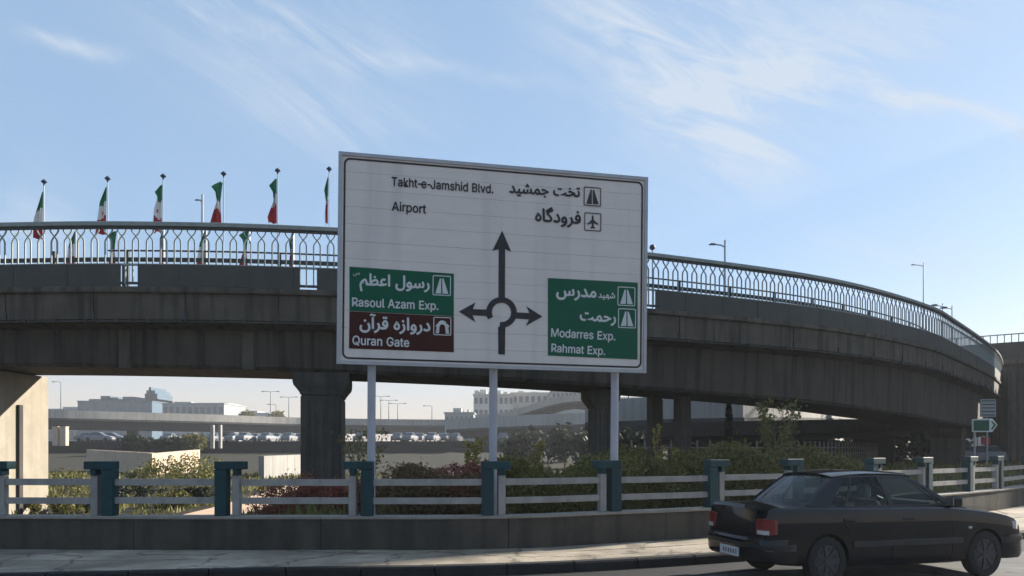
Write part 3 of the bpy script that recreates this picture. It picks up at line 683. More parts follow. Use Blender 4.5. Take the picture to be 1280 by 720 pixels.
def icon_road(x0, y0, x1, y1, m, parent):
    w = x1-x0; h = y1-y0; X = lambda u: x0+u*w; Yy = lambda v, u: y0+v*h+u*.8
    for pts in ([(.40, .15), (.47, .15), (.46, .87), (.14, .87)], [(.53, .15), (.60, .15), (.86, .87), (.54, .87)]):
        poly('road_icon', [(X(u), Yy(v, u)) for u, v in pts], m, parent, YF-.0055)
icon_box(730.5, 233.5, 751.5, 258.5, 'black', tray); icon_road(730.5, 233.5, 751.5, 258, 'black', tray)
icon_box(731, 265.5, 751.5, 289.5, 'black', tray)
pl = [(0, -.36), (.05, -.28), (.055, -.1), (.32, .10), (.32, .17), (.055, .06), (.045, .24), (.13, .32), (.13, .37), (0, .33)]
pl = pl+[(-a, b) for a, b in pl[::-1] if a > 0]
poly('plane_icon', [(741.2+a*21, 277.3+b*23) for a, b in pl], 'black', tray, YF-.0055)
icon_box(541, 345, 563.5, 371, 'letter', gl); icon_road(541, 345, 563.5, 371, 'letter', gl)
icon_box(771.5, 357.5, 793, 382, 'letter', gr); icon_road(771.5, 357.5, 793, 382, 'letter', gr)
icon_box(772, 384.5, 793.5, 409.5, 'letter', gr); icon_road(772, 384.5, 793.5, 409.5, 'letter', gr)
icon_box(541.5, 397, 563.5, 420.5, 'letter', br)
poly('gate_icon', [(544, 417.5), (545.5, 410), (544, 408.5), (547, 405), (549, 405.5)]+[(552.5+5.5*math.cos(R(a)), 406.5-5*math.sin(R(a))) for a in range(160, 15, -20)]+[(556.5, 405.8), (558.5, 405.5), (561.5, 409), (560, 410.5), (561, 418.3), (556.8, 418.2)]+[(552.5+3.6*math.cos(R(a)), 410-3.6*math.sin(R(a))) for a in range(10, 175, 20)]+[(548.3, 417.8)], 'letter', br, YF-.0055)
# sign posts
for x, y_ in ((463.5, 12.33), (618, 12.55), (767, 13.2)):
    X = (x-640)/F*y_; loc = Vector((X, y_, 0)); d = loc-sroot.location; c, s = math.cos(-sang), math.sin(-sang)
    lx, ly = d.x*c-d.y*s, d.x*s+d.y*c
    mb = MB(); ly2 = .16; hh = 6.3
    mb.tube([(lx+.0, max(ly, .17), .0), (lx+.03, max(.17, .17), hh)], .068, 12); mb.build('post', 'post', sroot, smooth=True)
# ------------------------------------------------------------------ dark saloon car
CA = R(15.5)
def sect(hw, zb, zs, zt):
    half = [(0, zb), (hw-.14, zb), (hw-.05, zb+.03), (hw-.012, zb+.12), (hw, lerp(zb, zs, .5)), (hw-.002, lerp(zb, zs, .68)), (hw-.006, lerp(zb, zs, .86)), (hw-.022, zs-.018), (hw-.055, zs), (hw*.55, lerp(zs, zt, .75)), (0, zt)]
    return half
ST = [(.02, .66, .40, .66, .68), (.05, .76, .34, .80, .815), (.075, .785, .31, .92, .935), (.12, .80, .29, .955, .972), (.30, .82, .26, .955, .985), (.55, .835, .24, .955, .99), (.85, .845, .22, .955, .99), (1.15, .85, .21, .95, .975), (1.6, .855, .2, .94, .95), (2.1, .857, .2, .935, .945), (2.6, .856, .2, .93, .94), (3.0, .852, .2, .925, .945), (3.2, .85, .2, .91, .94), (3.5, .842, .2, .88, .915), (3.8, .835, .2, .84, .875), (4.05, .82, .21, .795, .83), (4.2, .80, .23, .755, .79), (4.29, .775, .26, .70, .735), (4.34, .74, .30, .60, .62)]
def car_parts(root):
    secs = []
    for a, b in zip(ST, ST[1:]):
        for k in range(2):
            t = k/2; st = [lerp(u, v, t) for u, v in zip(a, b)]; h = sect(*st[1:]); secs.append([(st[0], y, z) for y, z in h]+[(st[0], -y, z) for y, z in h[-2:0:-1]])
    st = ST[-1]; h = sect(*st[1:]); secs.append([(st[0], y, z) for y, z in h]+[(st[0], -y, z) for y, z in h[-2:0:-1]])
    mb = MB(); mb.loft(secs); me = mb.mesh('body', 'paint'); body = link('body', me)
    cut = MB()
    for ax_ in (.94, 3.61):
        for s in (1, -1): cut.tube([(ax_, s*.52, .30), (ax_, s*1.1, .30)], .34, 32)
    co = cut.build('cutter', 'plastic'); mod = body.modifiers.new('b', 'BOOLEAN'); mod.object = co; mod.operation = 'DIFFERENCE'; mod.solver = 'EXACT'
    dg = bpy.context.evaluated_depsgraph_get(); m2 = bpy.data.meshes.new_from_object(body.evaluated_get(dg)); bpy.data.objects.remove(body); bpy.data.objects.remove(co)
    m2.shade_smooth(); m2.set_sharp_from_angle(angle=R(20)); body = link('body', m2, root)
    # greenhouse
    def belt(u): x = lerp(.70, 3.14, u); return Vector((x, .765-.03*abs(u-.5)*2-(.05 if False else 0), .948))
    def roof(u): x = lerp(1.20, 2.48, u); return Vector((x, .60-.02*abs(u-.5)*2, 1.345-.03*(2*u-1)**2))
    def side(u, v, s, out=0):
        p = belt(u).lerp(roof(u), v); p.y += .028*math.sin(math.pi*v)+out; p.y *= s; return p
    def patch(mb, fn, u0, u1, v0, v1, nu=8, nv=5, th=0):
        vs = [fn(lerp(u0, u1, i/nu), lerp(v0, v1, j/nv)) for j in range(nv+1) for i in range(nu+1)]
        mb.add(vs, [(j*(nu+1)+i, j*(nu+1)+i+1, (j+1)*(nu+1)+i+1, (j+1)*(nu+1)+i) for j in range(nv) for i in range(nu)])
    def slab(name, fn, u0, u1, v0, v1, m, t=.02, nu=6, nv=5):   # thick patch
        mb = MB(); A = [fn(lerp(u0, u1, i/nu), lerp(v0, v1, j/nv), 0) for j in range(nv+1) for i in range(nu+1)]; B = [fn(lerp(u0, u1, i/nu), lerp(v0, v1, j/nv), -t) for j in range(nv+1) for i in range(nu+1)]
        k = len(A); g = [(j*(nu+1)+i, j*(nu+1)+i+1, (j+1)*(nu+1)+i+1, (j+1)*(nu+1)+i) for j in range(nv) for i in range(nu)]
        rim = [i for i in range(nu+1)]+[j*(nu+1)+nu for j in range(1, nv+1)]+[nv*(nu+1)+i for i in range(nu-1, -1, -1)]+[j*(nu+1) for j in range(nv-1, 0, -1)]
        mb.add(A+B, g+[tuple(x+k for x in f[::-1]) for f in g]+[(rim[i], rim[(i+1) % len(rim)], rim[(i+1) % len(rim)]+k, rim[i]+k) for i in range(len(rim))])
        return mb.build(name, m, root, smooth=True)
    for s in (1, -1):
        fn = lambda u, v, o: side(u, v, s, o)
        slab('pillar', fn, .94, 1.0, -.03, 1.0, 'paint'); slab('pillar', fn, .535, .572, -.03, 1.0, 'plastic'); slab('pillar', fn, -.0, .135, -.03, 1.0, 'paint')
        slab('window_surround', fn, .13, .945, -.04, .045, 'plastic', .022, 12, 1); slab('window_surround', fn, .13, .945, .93, 1.02, 'plastic', .022, 12, 1)
        slab('window_divider', fn, .225, .24, .0, 1.0, 'plastic', .02, 1, 5); slab('window_divider', fn, .895, .905, .0, .95, 'plastic', .02, 1, 5)
        for nm, a, b in (('door_window', .24, .535), ('door_window', .572, .94), ('quarter_window', .13, .225)):
            mb = MB(); patch(mb, lambda u, v: side(u, v, s, -.010), a, b, .03, .95); mb.build(nm, 'glass', root, smooth=True)
    def ws(u, v, o):  # windscreen u across, v up
        b = Vector((3.14+.13*(1-(2*u-1)**2), lerp(-.735, .735, u), .948)); t = Vector((2.46+.07*(1-(2*u-1)**2), lerp(-.575, .575, u), 1.325+.025*(1-(2*u-1)**2))); p = b.lerp(t, v); p.x += o*.6+.02*math.sin(math.pi*v); p.z += o*.6; return p
    def rw(u, v, o):
        b = Vector((.72-.08*(1-(2*u-1)**2), lerp(-.735, .735, u), .962)); t = Vector((1.22-.06*(1-(2*u-1)**2), lerp(-.575, .575, u), 1.325+.025*(1-(2*u-1)**2))); p = b.lerp(t, v); p.x -= o*.6+.02*math.sin(math.pi*v); p.z += o*.6; return p
    for nm, fn in (('windscreen', ws), ('rear_window', rw)):
        mb = MB(); patch(mb, lambda u, v: fn(u, v, -.006), .05, .95, .03, .96, 10, 6); mb.build(nm, 'glass', root, smooth=True)
        slab('window_surround', fn, .0, .06, 0, 1, 'plastic' if fn is ws else 'paint', .02, 2, 6); slab('window_surround', fn, .94, 1.0, 0, 1, 'plastic' if fn is ws else 'paint', .02, 2, 6); slab('window_surround', fn, .0, 1.0, -.05, .04, 'plastic', .015, 12, 1)
    mb = MB(); NX, NY = 12, 10; vs = []
    for j in range(NX+1):
        u = j/NX
        for i in range(NY+1):
            w = 2*i/NY-1; e = 1-w*w; x = lerp(1.19, 2.50, u)+(.06*e)*(2*u-1); r_ = roof(u); y = w*(r_.y+.004); z = r_.z+.01+.035*(1-abs(w)**4)+.008*math.sin(math.pi*u)
            vs.append((x, y, z))
    top = [Vector(v) for v in vs]; bot = [v-Vector((0, 0, .03)) for v in top]; g = [(j*(NY+1)+i, j*(NY+1)+i+1, (j+1)*(NY+1)+i+1, (j+1)*(NY+1)+i) for j in range(NX) for i in range(NY)]; k = len(top); n1 = NY+1
    rim = list(range(n1))+[j*n1+NY for j in range(1, NX+1)]+[NX*n1+i for i in range(NY-1, -1, -1)]+[j*n1 for j in range(NX-1, 0, -1)]
    mb.add(top+bot, g+[tuple(x+k for x in f[::-1]) for f in g]+[(rim[i], rim[(i+1) % len(rim)], rim[(i+1) % len(rim)]+k, rim[i]+k) for i in range(len(rim))]); mb.build('roof', 'paint', root, smooth=True)
    # wheels
    for ax_ in (.94, 3.61):
        for s in (1, -1):
            mb = MB(); prof = [(-.09, .20), (-.095, .26), (-.08, .295), (-.04, .303), (.04, .303), (.08, .295), (.095, .26), (.09, .20)]; secs = []
            for i in range(33):
                a = 2*math.pi*i/32; secs.append([(r*math.cos(a), y, r*math.sin(a)) for y, r in prof])
            mb.loft(secs, True, False); wo = mb.build('wheel', 'rubber', root, (ax_, s*.745, .302), smooth=True)
            mb = MB(); mb.tube([(0, s*.01, 0), (0, s*.075, 0)], .205, 28)
            for k in range(7):
                a = 2*math.pi*k/7; mb.box((.115*math.cos(a), s*.082, .115*math.sin(a)), (.15, .022, .045), 0, tilt=Matrix.Rotation(-a, 3, 'Y'))
            mb.tube([(0, s*.07, 0), (0, s*.1, 0)], .05, 14); mb.build('wheel_cover', 'wheel', wo, smooth=True)
            for k in range(7):
                mb = MB(); a = 2*math.pi*(k+.5)/7; mb.tube([(.145*math.cos(a), s*.070, .145*math.sin(a)), (.145*math.cos(a), s*.0785, .145*math.sin(a))], .03, 8); mb.build('cover_hole', 'plastic', wo)
    # bumpers
    def bumper(name, x0, sgn, z0, z1, hw, m):
        mb = MB(); secs = []
        for i in range(15):
            w = 2*i/14-1; y = hw*math.sin(w*math.pi/2*.98)/math.sin(math.pi/2*.98); cx = x0-sgn*(.34*abs(w)**5 if abs(w) < 1 else .34)-sgn*.03*w*w; t = .10
            if abs(w) > .99: cx = x0-sgn*.42
            secs.append([(cx, y, z0+.03), (cx+sgn*.015, y, z0+.08), (cx+sgn*.01, y, z1-.03), (cx-sgn*.02, y, z1), (cx-sgn*t, y*.96, z1), (cx-sgn*t, y*.96, z0), (cx-sgn*.04, y, z0)])
        mb.loft(secs); return mb.build(name, m, root, smooth=True)
    bumper('rear_bumper', -.05, -1, .30, .58, .85, 'paint'); bumper('front_bumper', 4.42, 1, .24, .55, .855, 'paint')
    for nm, x0, sg in (('bumper_strip', -.062, -1), ('bumper_strip', 4.432, 1)):
        bumper(nm, x0, sg, .44, .52, .862, 'plastic')
    # lamps
    for s in (1, -1):
        mb = MB(); secs = [[(x, s*y, z0), (x, s*y, z1), (x+.05, s*(y-.02), z1), (x+.05, s*(y-.02), z0)] for x, y, z0, z1 in ((.006, .56, .64, .82), (.008, .70, .64, .83), (.028, .765, .64, .83), (.075, .808, .64, .83), (.13, .828, .65, .82))]
        mb.loft(secs); tl = mb.build('tail_lamp', 'redlamp', root, smooth=True)
        mb = MB(); secs = [[(x-.006, s*y, .642), (x-.006, s*y, .692), (x+.04, s*(y-.02), .692), (x+.04, s*(y-.02), .642)] for x, y in ((.004, .60), (.008, .70), (.026, .767), (.060, .80))]
        mb.loft(secs); mb.build('reversing_lamp', 'clearlamp', tl, smooth=True)
        mb = MB(); secs = [[(x, s*y, z0), (x, s*y, z1), (x-.06, s*(y-.02), z1), (x-.06, s*(y-.02), z0)] for x, y, z0, z1 in ((4.345, .38, .585, .69), (4.34, .6, .585, .70), (4.30, .75, .59, .71), (4.18, .82, .62, .72))]
        mb.loft(secs); mb.build('headlamp', 'clearlamp', root, smooth=True)
        mb = MB(); mb.box((2.98, s*.90, 1.0), (.16, .19, .13), 0, bev=.03); mb.box((3.0, s*.80, .965), (.08, .10, .04)); mi = mb.build('wing_mirror', 'paint', root)
        mb = MB(); mb.box((2.897, s*.90, 1.0), (.008, .15, .10)); mb.build('mirror_glass', 'chrome', mi)
        for x in (1.28, 2.25):
            mb = MB(); mb.box((x, s*.853, .80), (.19, .035, .04), bev=.01); mb.build('door_handle', 'plastic', root)
        for x0, x1 in ((1.32, 3.2),):
            mb = MB(); mb.box((2.26, s*.861, .50), (1.85, .022, .075), bev=.006); mb.build('rub_strip', 'plastic', root)
        for x, zt_ in ((1.98, .90), (3.02, .90), (1.16, .90)):
            mb = MB(); mb.tube([(x+(.0 if x > 1.5 else .14), s*.8565, .27 if x > 1.5 else .66), (x+(0 if x > 1.5 else .05), s*.858, .60 if x > 1.5 else .75), (x, s*.842, zt_-.10), (x-.0, s*.80, zt_+.03)], .004, 4); mb.build('door_seam', 'plastic', root)
        mb = MB(); mb.box((3.32, s*.848, .66), (.06, .02, .03), bev=.006); mb.build('side_repeater', 'redlamp' if False else 'clearlamp', root)
        # seats
        for x in (2.0,):
            mb = MB(); mb.box((x, s*.36, .72), (.14, .46, .62), 0, bev=.05, tilt=Matrix.Rotation(R(-12), 3, 'Y')); mb.box((x+.26, s*.36, .45), (.5, .46, .14), bev=.04); se = mb.build('seat', 'seat', root)
            mb = MB(); mb.box((x-.10, s*.36, 1.12), (.09, .26, .18), 0, bev=.04); mb.build('headrest', 'headrest', se)
    mb = MB(); mb.box((1.05, 0, .74), (.16, 1.2, .5), 0, bev=.05, tilt=Matrix.Rotation(R(-20), 3, 'Y')); mb.box((.86, 0, .955), (.42, 1.3, .03)); mb.build('rear_seat', 'seat', root)
    mb = MB(); mb.box((2.95, 0, .93), (.4, 1.35, .1), bev=.04); mb.build('dashboard', 'plastic', root)
    mb = MB(); pts = [(2.72-.06*math.cos(a), .36+.18*math.sin(a), 1.0+.17*math.cos(a)) for a in [2*math.pi*k/20 for k in range(21)]]; mb.tube(pts, .014, 6); mb.tube([(2.72, .36, 1.0), (2.9, .36, .93)], .03, 6); mb.build('steering_wheel', 'plastic', root)
    # boot details
    mb = MB(); mb.box((-.07, 0, .385), (.012, .50, .115), bev=.003); pl_ = mb.build('number_plate', 'plate', root)
    mb = MB(); mb.box((-.0775, -.19, .385), (.004, .02, .07)); mb.build('plate_mark', 'plastic', pl_)
    for k in range(5): mb = MB(); mb.box((-.0775, -.12+k*.065, .385), (.004, .028, .055)); mb.build('plate_mark', 'plastic', pl_)
    mb = MB(); pts = [(0, -.045), (.012, -.05), (.016, -.02), (.028, 0), (.018, .02), (.022, .045), (.004, .05), (-.012, .035), (-.006, .01), (-.022, -.012), (-.010, -.03), (-.018, -.048)]
    mb.add([(.082, -y, .845+z) for y, z in pts]+[(.098, -y, .845+z) for y, z in pts], [tuple(range(12)), tuple(range(23, 11, -1))]+[(i, (i+1) % 12, (i+1) % 12+12, i+12) for i in range(12)]); mb.build('badge', 'chrome', root)
    mb = MB(); mb.tube([(.045, -.60, .63), (.045, 0, .63), (.045, .60, .63)], .006, 4); mb.build('boot_seam', 'plastic', root)
    mb = MB(); mb.tube([(.5, .80, .965), (.16, .785, .955), (.10, .76, .93)], .004, 4); mb.tube([(.5, -.80, .965), (.16, -.785, .955), (.10, -.76, .93)], .004, 4); mb.build('boot_seam', 'plastic', root)
    mb = MB(); mb.tube([(3.2, -.73, .945), (3.8, -.70, .885), (4.2, -.66, .80)], .004, 4); mb.tube([(3.2, .73, .945), (3.8, .70, .885), (4.2, .66, .80)], .004, 4); mb.build('bonnet_seam', 'plastic', root)
car = empty('parked_car', (2.98, 10.22, .0), CA, 'dark navy four-door saloon car at the kerb in the foreground', 'car')
car_parts(car); car.scale = (.95, .91, 1.05)
# ------------------------------------------------------------------ vegetation
def leaves(mb, pts, size, rnd):
    for c in pts:
        s = size*rnd.uniform(.6, 1.4); a = Vector((rnd.gauss(0, 1), rnd.gauss(0, 1), rnd.gauss(0, 1))).normalized(); b = a.cross(Vector((rnd.gauss(0, 1), rnd.gauss(0, 1), rnd.gauss(0, 1)))).normalized()
        mb.add([c-a*s, c-b*s*.45, c+a*s, c+b*s*.45], [(0, 1, 2, 3)])
def leafmesh(name, pts, size, m, parent, rnd):
    mb = MB(); leaves(mb, pts, size, rnd); me = bpy.data.meshes.new(name); me.from_pydata([tuple(v) for v in mb.v], [], mb.f); me.materials.append(MT[m]); return link(name, me, parent)
def blob_pts(rnd, n, c, r, nclump=12, cr=.35):
    cl = []
    for _ in range(nclump):
        v = Vector((rnd.gauss(0, 1), rnd.gauss(0, 1), rnd.gauss(0, 1))).normalized()*rnd.uniform(.45, 1.0)**.5; cl.append((Vector((v.x*r[0], v.y*r[1], v.z*r[2]))*.8+Vector(c), rnd.uniform(.6, 1.3)*cr*min(r)*2))
    out = []
    for _ in range(n):
        cc, q = rnd.choice(cl); v = Vector((rnd.gauss(0, 1), rnd.gauss(0, 1), rnd.gauss(0, 1))).normalized()*q*rnd.uniform(.5, 1); out.append(cc+v)
    return out
def shrub(px, Z, ytop, wpx, m, label, n=500, size=.035, zb=None, group=None, seed=0, name='shrub', cat='shrub', depth=1.0):
    rnd = random.Random(seed+px*7); X = (px-640)/F*Z; z0 = ground_z(X, Z) if zb is None else zb; top = EYE+(HOR-ytop)/F*Z; h = top-z0; w = wpx/F*Z/2
    t = empty(name, (X, Z, z0), 0, label, cat, group)
    leafmesh('foliage', blob_pts(rnd, n, (0, 0, h*.55), (w, w*depth, h*.48), 14), size, m, t, rnd)
    mb = MB()
    for k in range(4): a = k*1.7; mb.tube([(0, 0, -.1), (w*.3*math.cos(a), w*.3*math.sin(a), h*.35), (w*.5*math.cos(a), w*.5*math.sin(a), h*.7)], [.02, .014, .006], 5)
    mb.build('stem', 'trunk', t); return t
def sapling(px, Z, ytop, wpx, m, label, n=260, size=.05, seed=0, zb=None, stems=5, upright=True, low=.25, group=None):
    rnd = random.Random(seed+px); X = (px-640)/F*Z; z0 = ground_z(X, Z) if zb is None else zb; h = EYE+(HOR-ytop)/F*Z-z0; w = wpx/F*Z/2
    t = empty('sapling', (X, Z, z0), 0, label, 'young tree', group); mb = MB(); tips = []
    mb.tube([(0, 0, -.1), (.02, 0, h*low), (0, .02, h*.6)], [.035, .028, .016], 6)
    for k in range(stems):
        a = rnd.uniform(0, 6.3); e = rnd.uniform(.5, 1.0); st = rnd.uniform(low*.6, low*1.6); p = [Vector((0, 0, h*st))]
        for j in range(1, 5):
            f = j/4; p.append(Vector((w*e*math.cos(a)*f**.8, w*e*math.sin(a)*f**.8, h*(st+(rnd.uniform(.86, 1.0)-st)*f if upright else st+.5*f)))+Vector((rnd.gauss(0, .02), rnd.gauss(0, .02), 0)))
        mb.tube(p, [.016, .013, .010, .007, .003], 5)
        for _ in range(n//stems):
            f = rnd.uniform(.15, 1)*(len(p)-1); i = min(int(f), len(p)-2); tips.append(p[i].lerp(p[i+1], f-i)+Vector((rnd.gauss(0, .07), rnd.gauss(0, .07), rnd.gauss(0, .07)))*(w*1.6+.1))
    mb.build('trunk', 'stemy', t); leafmesh('crown', tips, size, m, t, rnd); return t
# hedge behind the fence on the right
def hedge(q0, q1, d0, d1, ztop, n, m, label, seed):
    rnd = random.Random(seed); p = WALL.at((q0+q1)/2, (d0+d1)/2, .4); t = empty('hedge', p, 0, label, 'hedge', 'hedge behind the fence'); pts = []
    for _ in range(n):
        q = rnd.uniform(q0, q1); dd = rnd.uniform(d0, d1); bump = ztop*(1+.10*math.sin(q*1.7+seed)+.07*math.sin(q*4.3)+.05*rnd.gauss(0, 1)); dm = (d0+d1)/2; env = 1-(abs(dd-dm)/(d1-d0)*2)**4*.4
        z = .45+(bump*env-.45)*rnd.random()**.45; b = WALL.at(q, dd, z); pts.append(b-p)
    leafmesh('foliage', pts, .05, m, t, rnd)
    mb = MB()
    for k in range(14):
        q = lerp(q0, q1, (k+.5)/14); b = WALL.at(q, (d0+d1)/2, 0)-p; mb.tube([(b.x, b.y, -.1), (b.x+rnd.uniform(-.1, .1), b.y, .5)], .02, 5)
    mb.build('stems', 'trunk', t)
qa = WALL.px(640)
hedge(qa, qa+3.4, 1.0, 2.6, 1.50, 15000, 'olive', 'olive green hedge behind the fence, below the right end of the sign', 1)
hedge(qa+3.4, qa+7.8, 1.4, 3.2, 1.62, 18000, 'hedge', 'dark green hedge behind the fence between sign and car roof', 2)
hedge(qa+7.8, qa+12.5, 1.6, 3.4, 1.55, 15000, 'hedge', 'dark hedge end behind the fence above the car roof', 3)
hedge(WALL.px(472), qa-.1, 1.6, 3.0, 1.22, 9000, 'brownleaf', 'brownish dry hedge between the first two sign posts', 4)
# red and brown low shrubs, left centre
k = 0
for px, Z, yt, w, m, lab in [
    (345, 16.5, 603, 62, 'red', 'low red-leaved shrub at the left end of the red planting'), (392, 15.8, 600, 70, 'red', 'low red-leaved shrub in front of the pier'), (432, 15.2, 604, 60, 'red', 'low red-leaved shrub left of the first sign post'),
    (372, 19.5, 597, 70, 'brownleaf', 'brown dry shrub behind the red ones, left of the pier foot'), (405, 22.5, 586, 66, 'brownleaf', 'dry brown grassy mound shrub at the foot of the pier'),
    (492, 14.6, 603, 60, 'brownleaf', 'brown shrub just right of the first sign post'), (530, 14.4, 610, 56, 'red', 'reddish shrub midway between first and second sign post'), (572, 14.2, 602, 62, 'red', 'reddish shrub left of the second sign post'), (600, 16, 582, 50, 'pink', 'pink-red shrub beside the second sign post'), (560, 17, 584, 70, 'pink', 'pink-red flowering shrub behind the brown hedge'),
    (508, 17.5, 578, 70, 'brownleaf', 'brown shrub behind the fence under the sign left edge'), (462, 16, 603, 46, 'red', 'small red shrub directly behind the first sign post')]:
    shrub(px, Z, yt, w, m, lab, n=2200, size=.034, seed=k, group='shrubs behind the fence'); k += 1
sapling(586, 20, 546, 34, 'yellow', 'yellow-green sapling left of the second sign post', 420, .06, 1)
sapling(675, 20, 547, 18, 'yellow', 'narrow orange-yellow sapling right of the second sign post', 300, .055, 2)
sapling(456, 22, 530, 66, 'olive', 'loose olive-green young tree around the first sign post', 620, .06, 3, stems=9)
sapling(822, 19, 523, 12, 'yellow', 'tall thin yellow-green shoot right of the sign', 170, .045, 4, stems=3, low=.1)
sapling(836, 18.5, 556, 34, 'yellow', 'spreading yellow-leaved shrub top above the hedge', 260, .05, 5)
sapling(968, 26, 497, 66, 'olive', 'fan-shaped pale green tree in front of the ramp behind the car', 900, .075, 6, stems=16, low=.2)
for i, (px, Z, yt, w) in enumerate([(207, 45, 575, 60), (240, 42, 572, 70), (180, 50, 583, 50), (262, 47, 578, 46)]):
    shrub(px, Z, yt, w, 'olive', ['olive bush against the left part of the tan wall', 'large olive bush right of the tan wall', 'low olive bush furthest left below the tan wall', 'olive bush beside the second teal post'][i], n=800, size=.10, seed=20+i, group='bushes below the tan wall')
for i, (px, Z, yt, w) in enumerate([(70, 36, 590, 90), (165, 34, 604, 90), (215, 31, 612, 60), (120, 30, 616, 80), (60, 28, 624, 80), (245, 33, 610, 50)]):
    shrub(px, Z, yt, w, 'darkleaf' if i % 2 else 'hedge', ['dark bush right of the sunlit pier', 'dark bush behind the first teal post', 'dark green bush left of the sandy path', 'low dark bush seen under the left rails', 'lowest dark bush beside the sunlit pier', 'small dark bush by the white marker'][i], n=900, size=.08, seed=40+i, group='dark bushes on the low ground')
# sandy path and tan walls
mb = MB(); P = [(-17.5, 29), (-12.2, 24.5), (-8.8, 23), (-10.2, 31), (-8.4, 44), (-9.4, 44), (-12, 33)]
vs = []
pc = [((-12.6, 19.2), (-8.6, 18.6)), ((-11.6, 24), (-7.9, 23.5)), ((-11.9, 30), (-9.6, 29.5)), ((-12.6, 38), (-11.2, 37.5)), ((-13.6, 50), (-12.6, 49.5))]
for a, b in pc:
    for t in (0, .5, 1): x = lerp(a[0], b[0], t); y = lerp(a[1], b[1], t); vs.append((x, y, ground_z(x, y)+.10))
mb.add(vs, [(3*i+j, 3*i+j+1, 3*i+j+4, 3*i+j+3) for i in range(4) for j in range(2)]); struct(mb.build('path', 'path'))
def masonry(name, a, b, z0, z1a, z1b, th, m, label, cat='wall', n=6):
    a = Vector(a); b = Vector(b); t = empty(name, (a.x, a.y, 0), 0, label, cat); d = b-a; nn = Vector((-d.y, d.x)).normalized()*th
    for i in range(n):
        f0, f1 = i/n+.002, (i+1)/n-.002; p, r = d*f0, d*f1; q0, q1 = lerp(z1a, z1b, f0), lerp(z1a, z1b, f1)
        mb = MB(); mb.hexa([(p.x, p.y, z0), (r.x, r.y, z0), (r.x+nn.x, r.y+nn.y, z0), (p.x+nn.x, p.y+nn.y, z0), (p.x, p.y, q0), (r.x, r.y, q1), (r.x+nn.x, r.y+nn.y, q1), (p.x+nn.x, p.y+nn.y, q0)]); mb.build('wall_section', m, t)
    return t
a = W(190, 0, 58); b = W(250, 0, 66)
masonry('retaining_wall', (a.x, a.y), (b.x, b.y), -1, EYE+(HOR-567)/F*58, EYE+(HOR-562)/F*66, .4, 'tan', 'tan stone retaining wall catching sun beyond the low ground')
a = W(108, 0, 70); b = W(188, 0, 60)
masonry('retaining_wall', (a.x, a.y), (b.x, b.y), -1, EYE+(HOR-562)/F*70, EYE+(HOR-566)/F*60, .4, 'tan', 'brownish longer retaining wall left of the sunlit tan one')
a = W(330, 0, 52); b = W(385, 0, 60)
masonry('retaining_wall', (a.x, a.y), (b.x, b.y), -1, EYE+(HOR-570)/F*52, EYE+(HOR-568)/F*60, .4, 'far_conc', 'pale abutment wall directly left of the fluted pier')
t = empty('marker_post', W(236, 620, 33), 0, 'small white marker post on the low ground', 'marker'); t.location.z = ground_z(t.location.x, 33)
mb = MB(); mb.tube([(0, 0, 0), (0, 0, .62), (0, 0, .68)], [.07, .07, .03], 8); mb.build('shaft', 'white', t)
# ------------------------------------------------------------------ far flyovers
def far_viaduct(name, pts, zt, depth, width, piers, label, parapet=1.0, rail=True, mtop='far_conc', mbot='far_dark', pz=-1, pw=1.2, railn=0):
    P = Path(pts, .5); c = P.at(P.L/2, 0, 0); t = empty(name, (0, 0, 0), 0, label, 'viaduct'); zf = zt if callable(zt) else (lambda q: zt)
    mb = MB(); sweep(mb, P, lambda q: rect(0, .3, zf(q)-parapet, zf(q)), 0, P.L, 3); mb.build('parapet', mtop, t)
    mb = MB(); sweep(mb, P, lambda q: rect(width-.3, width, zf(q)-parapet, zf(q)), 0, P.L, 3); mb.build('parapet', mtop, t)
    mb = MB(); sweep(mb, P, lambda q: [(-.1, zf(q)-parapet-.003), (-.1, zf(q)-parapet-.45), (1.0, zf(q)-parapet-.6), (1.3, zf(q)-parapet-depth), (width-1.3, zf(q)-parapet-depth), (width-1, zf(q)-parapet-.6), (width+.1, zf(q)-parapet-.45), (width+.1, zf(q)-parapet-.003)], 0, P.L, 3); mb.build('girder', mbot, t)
    for q in piers:
        if q > P.L: continue
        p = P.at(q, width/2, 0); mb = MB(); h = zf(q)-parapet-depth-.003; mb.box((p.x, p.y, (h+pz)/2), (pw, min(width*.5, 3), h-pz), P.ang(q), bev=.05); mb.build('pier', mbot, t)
    if railn:
        mb = MB(); sweep(mb, P, lambda q: rect(.1, .2, zf(q)+.75, zf(q)+.85), 0, P.L, 2); q = 0
        while q < P.L: mb.box(P.at(q, .15, zf(q)+.4), (.08, .08, .78), P.ang(q)); q += railn
        mb.build('railing', 'rail', t)
    return P, t
# long pale one across the left opening
far_viaduct('flyover', [(-125, 138), (-94, 150), (-70, 170), (-52, 190), (-30, 200), (0, 205)], 9.35, 2.2, 9, [8, 30, 52, 74, 96, 118], 'pale distant flyover crossing the left opening under the deck', parapet=1.6, pw=1.6)
far_viaduct('flyover', [(-13, 150), (0, 140), (12, 135), (26, 134)], lambda q: 7.4+.02*q, 1.6, 9, [6, 20, 34], 'light grey flyover seen between second and third sign post', parapet=2.0)
far_viaduct('ramp', [(-8, 165), (4, 158), (14, 156), (28, 158)], lambda q: 9.0+3.8*sstep(4, 24, q)-1.2*sstep(24, 36, q), 1.3, 8, [12, 28], 'rising pale ramp above the light grey flyover', parapet=1.4)
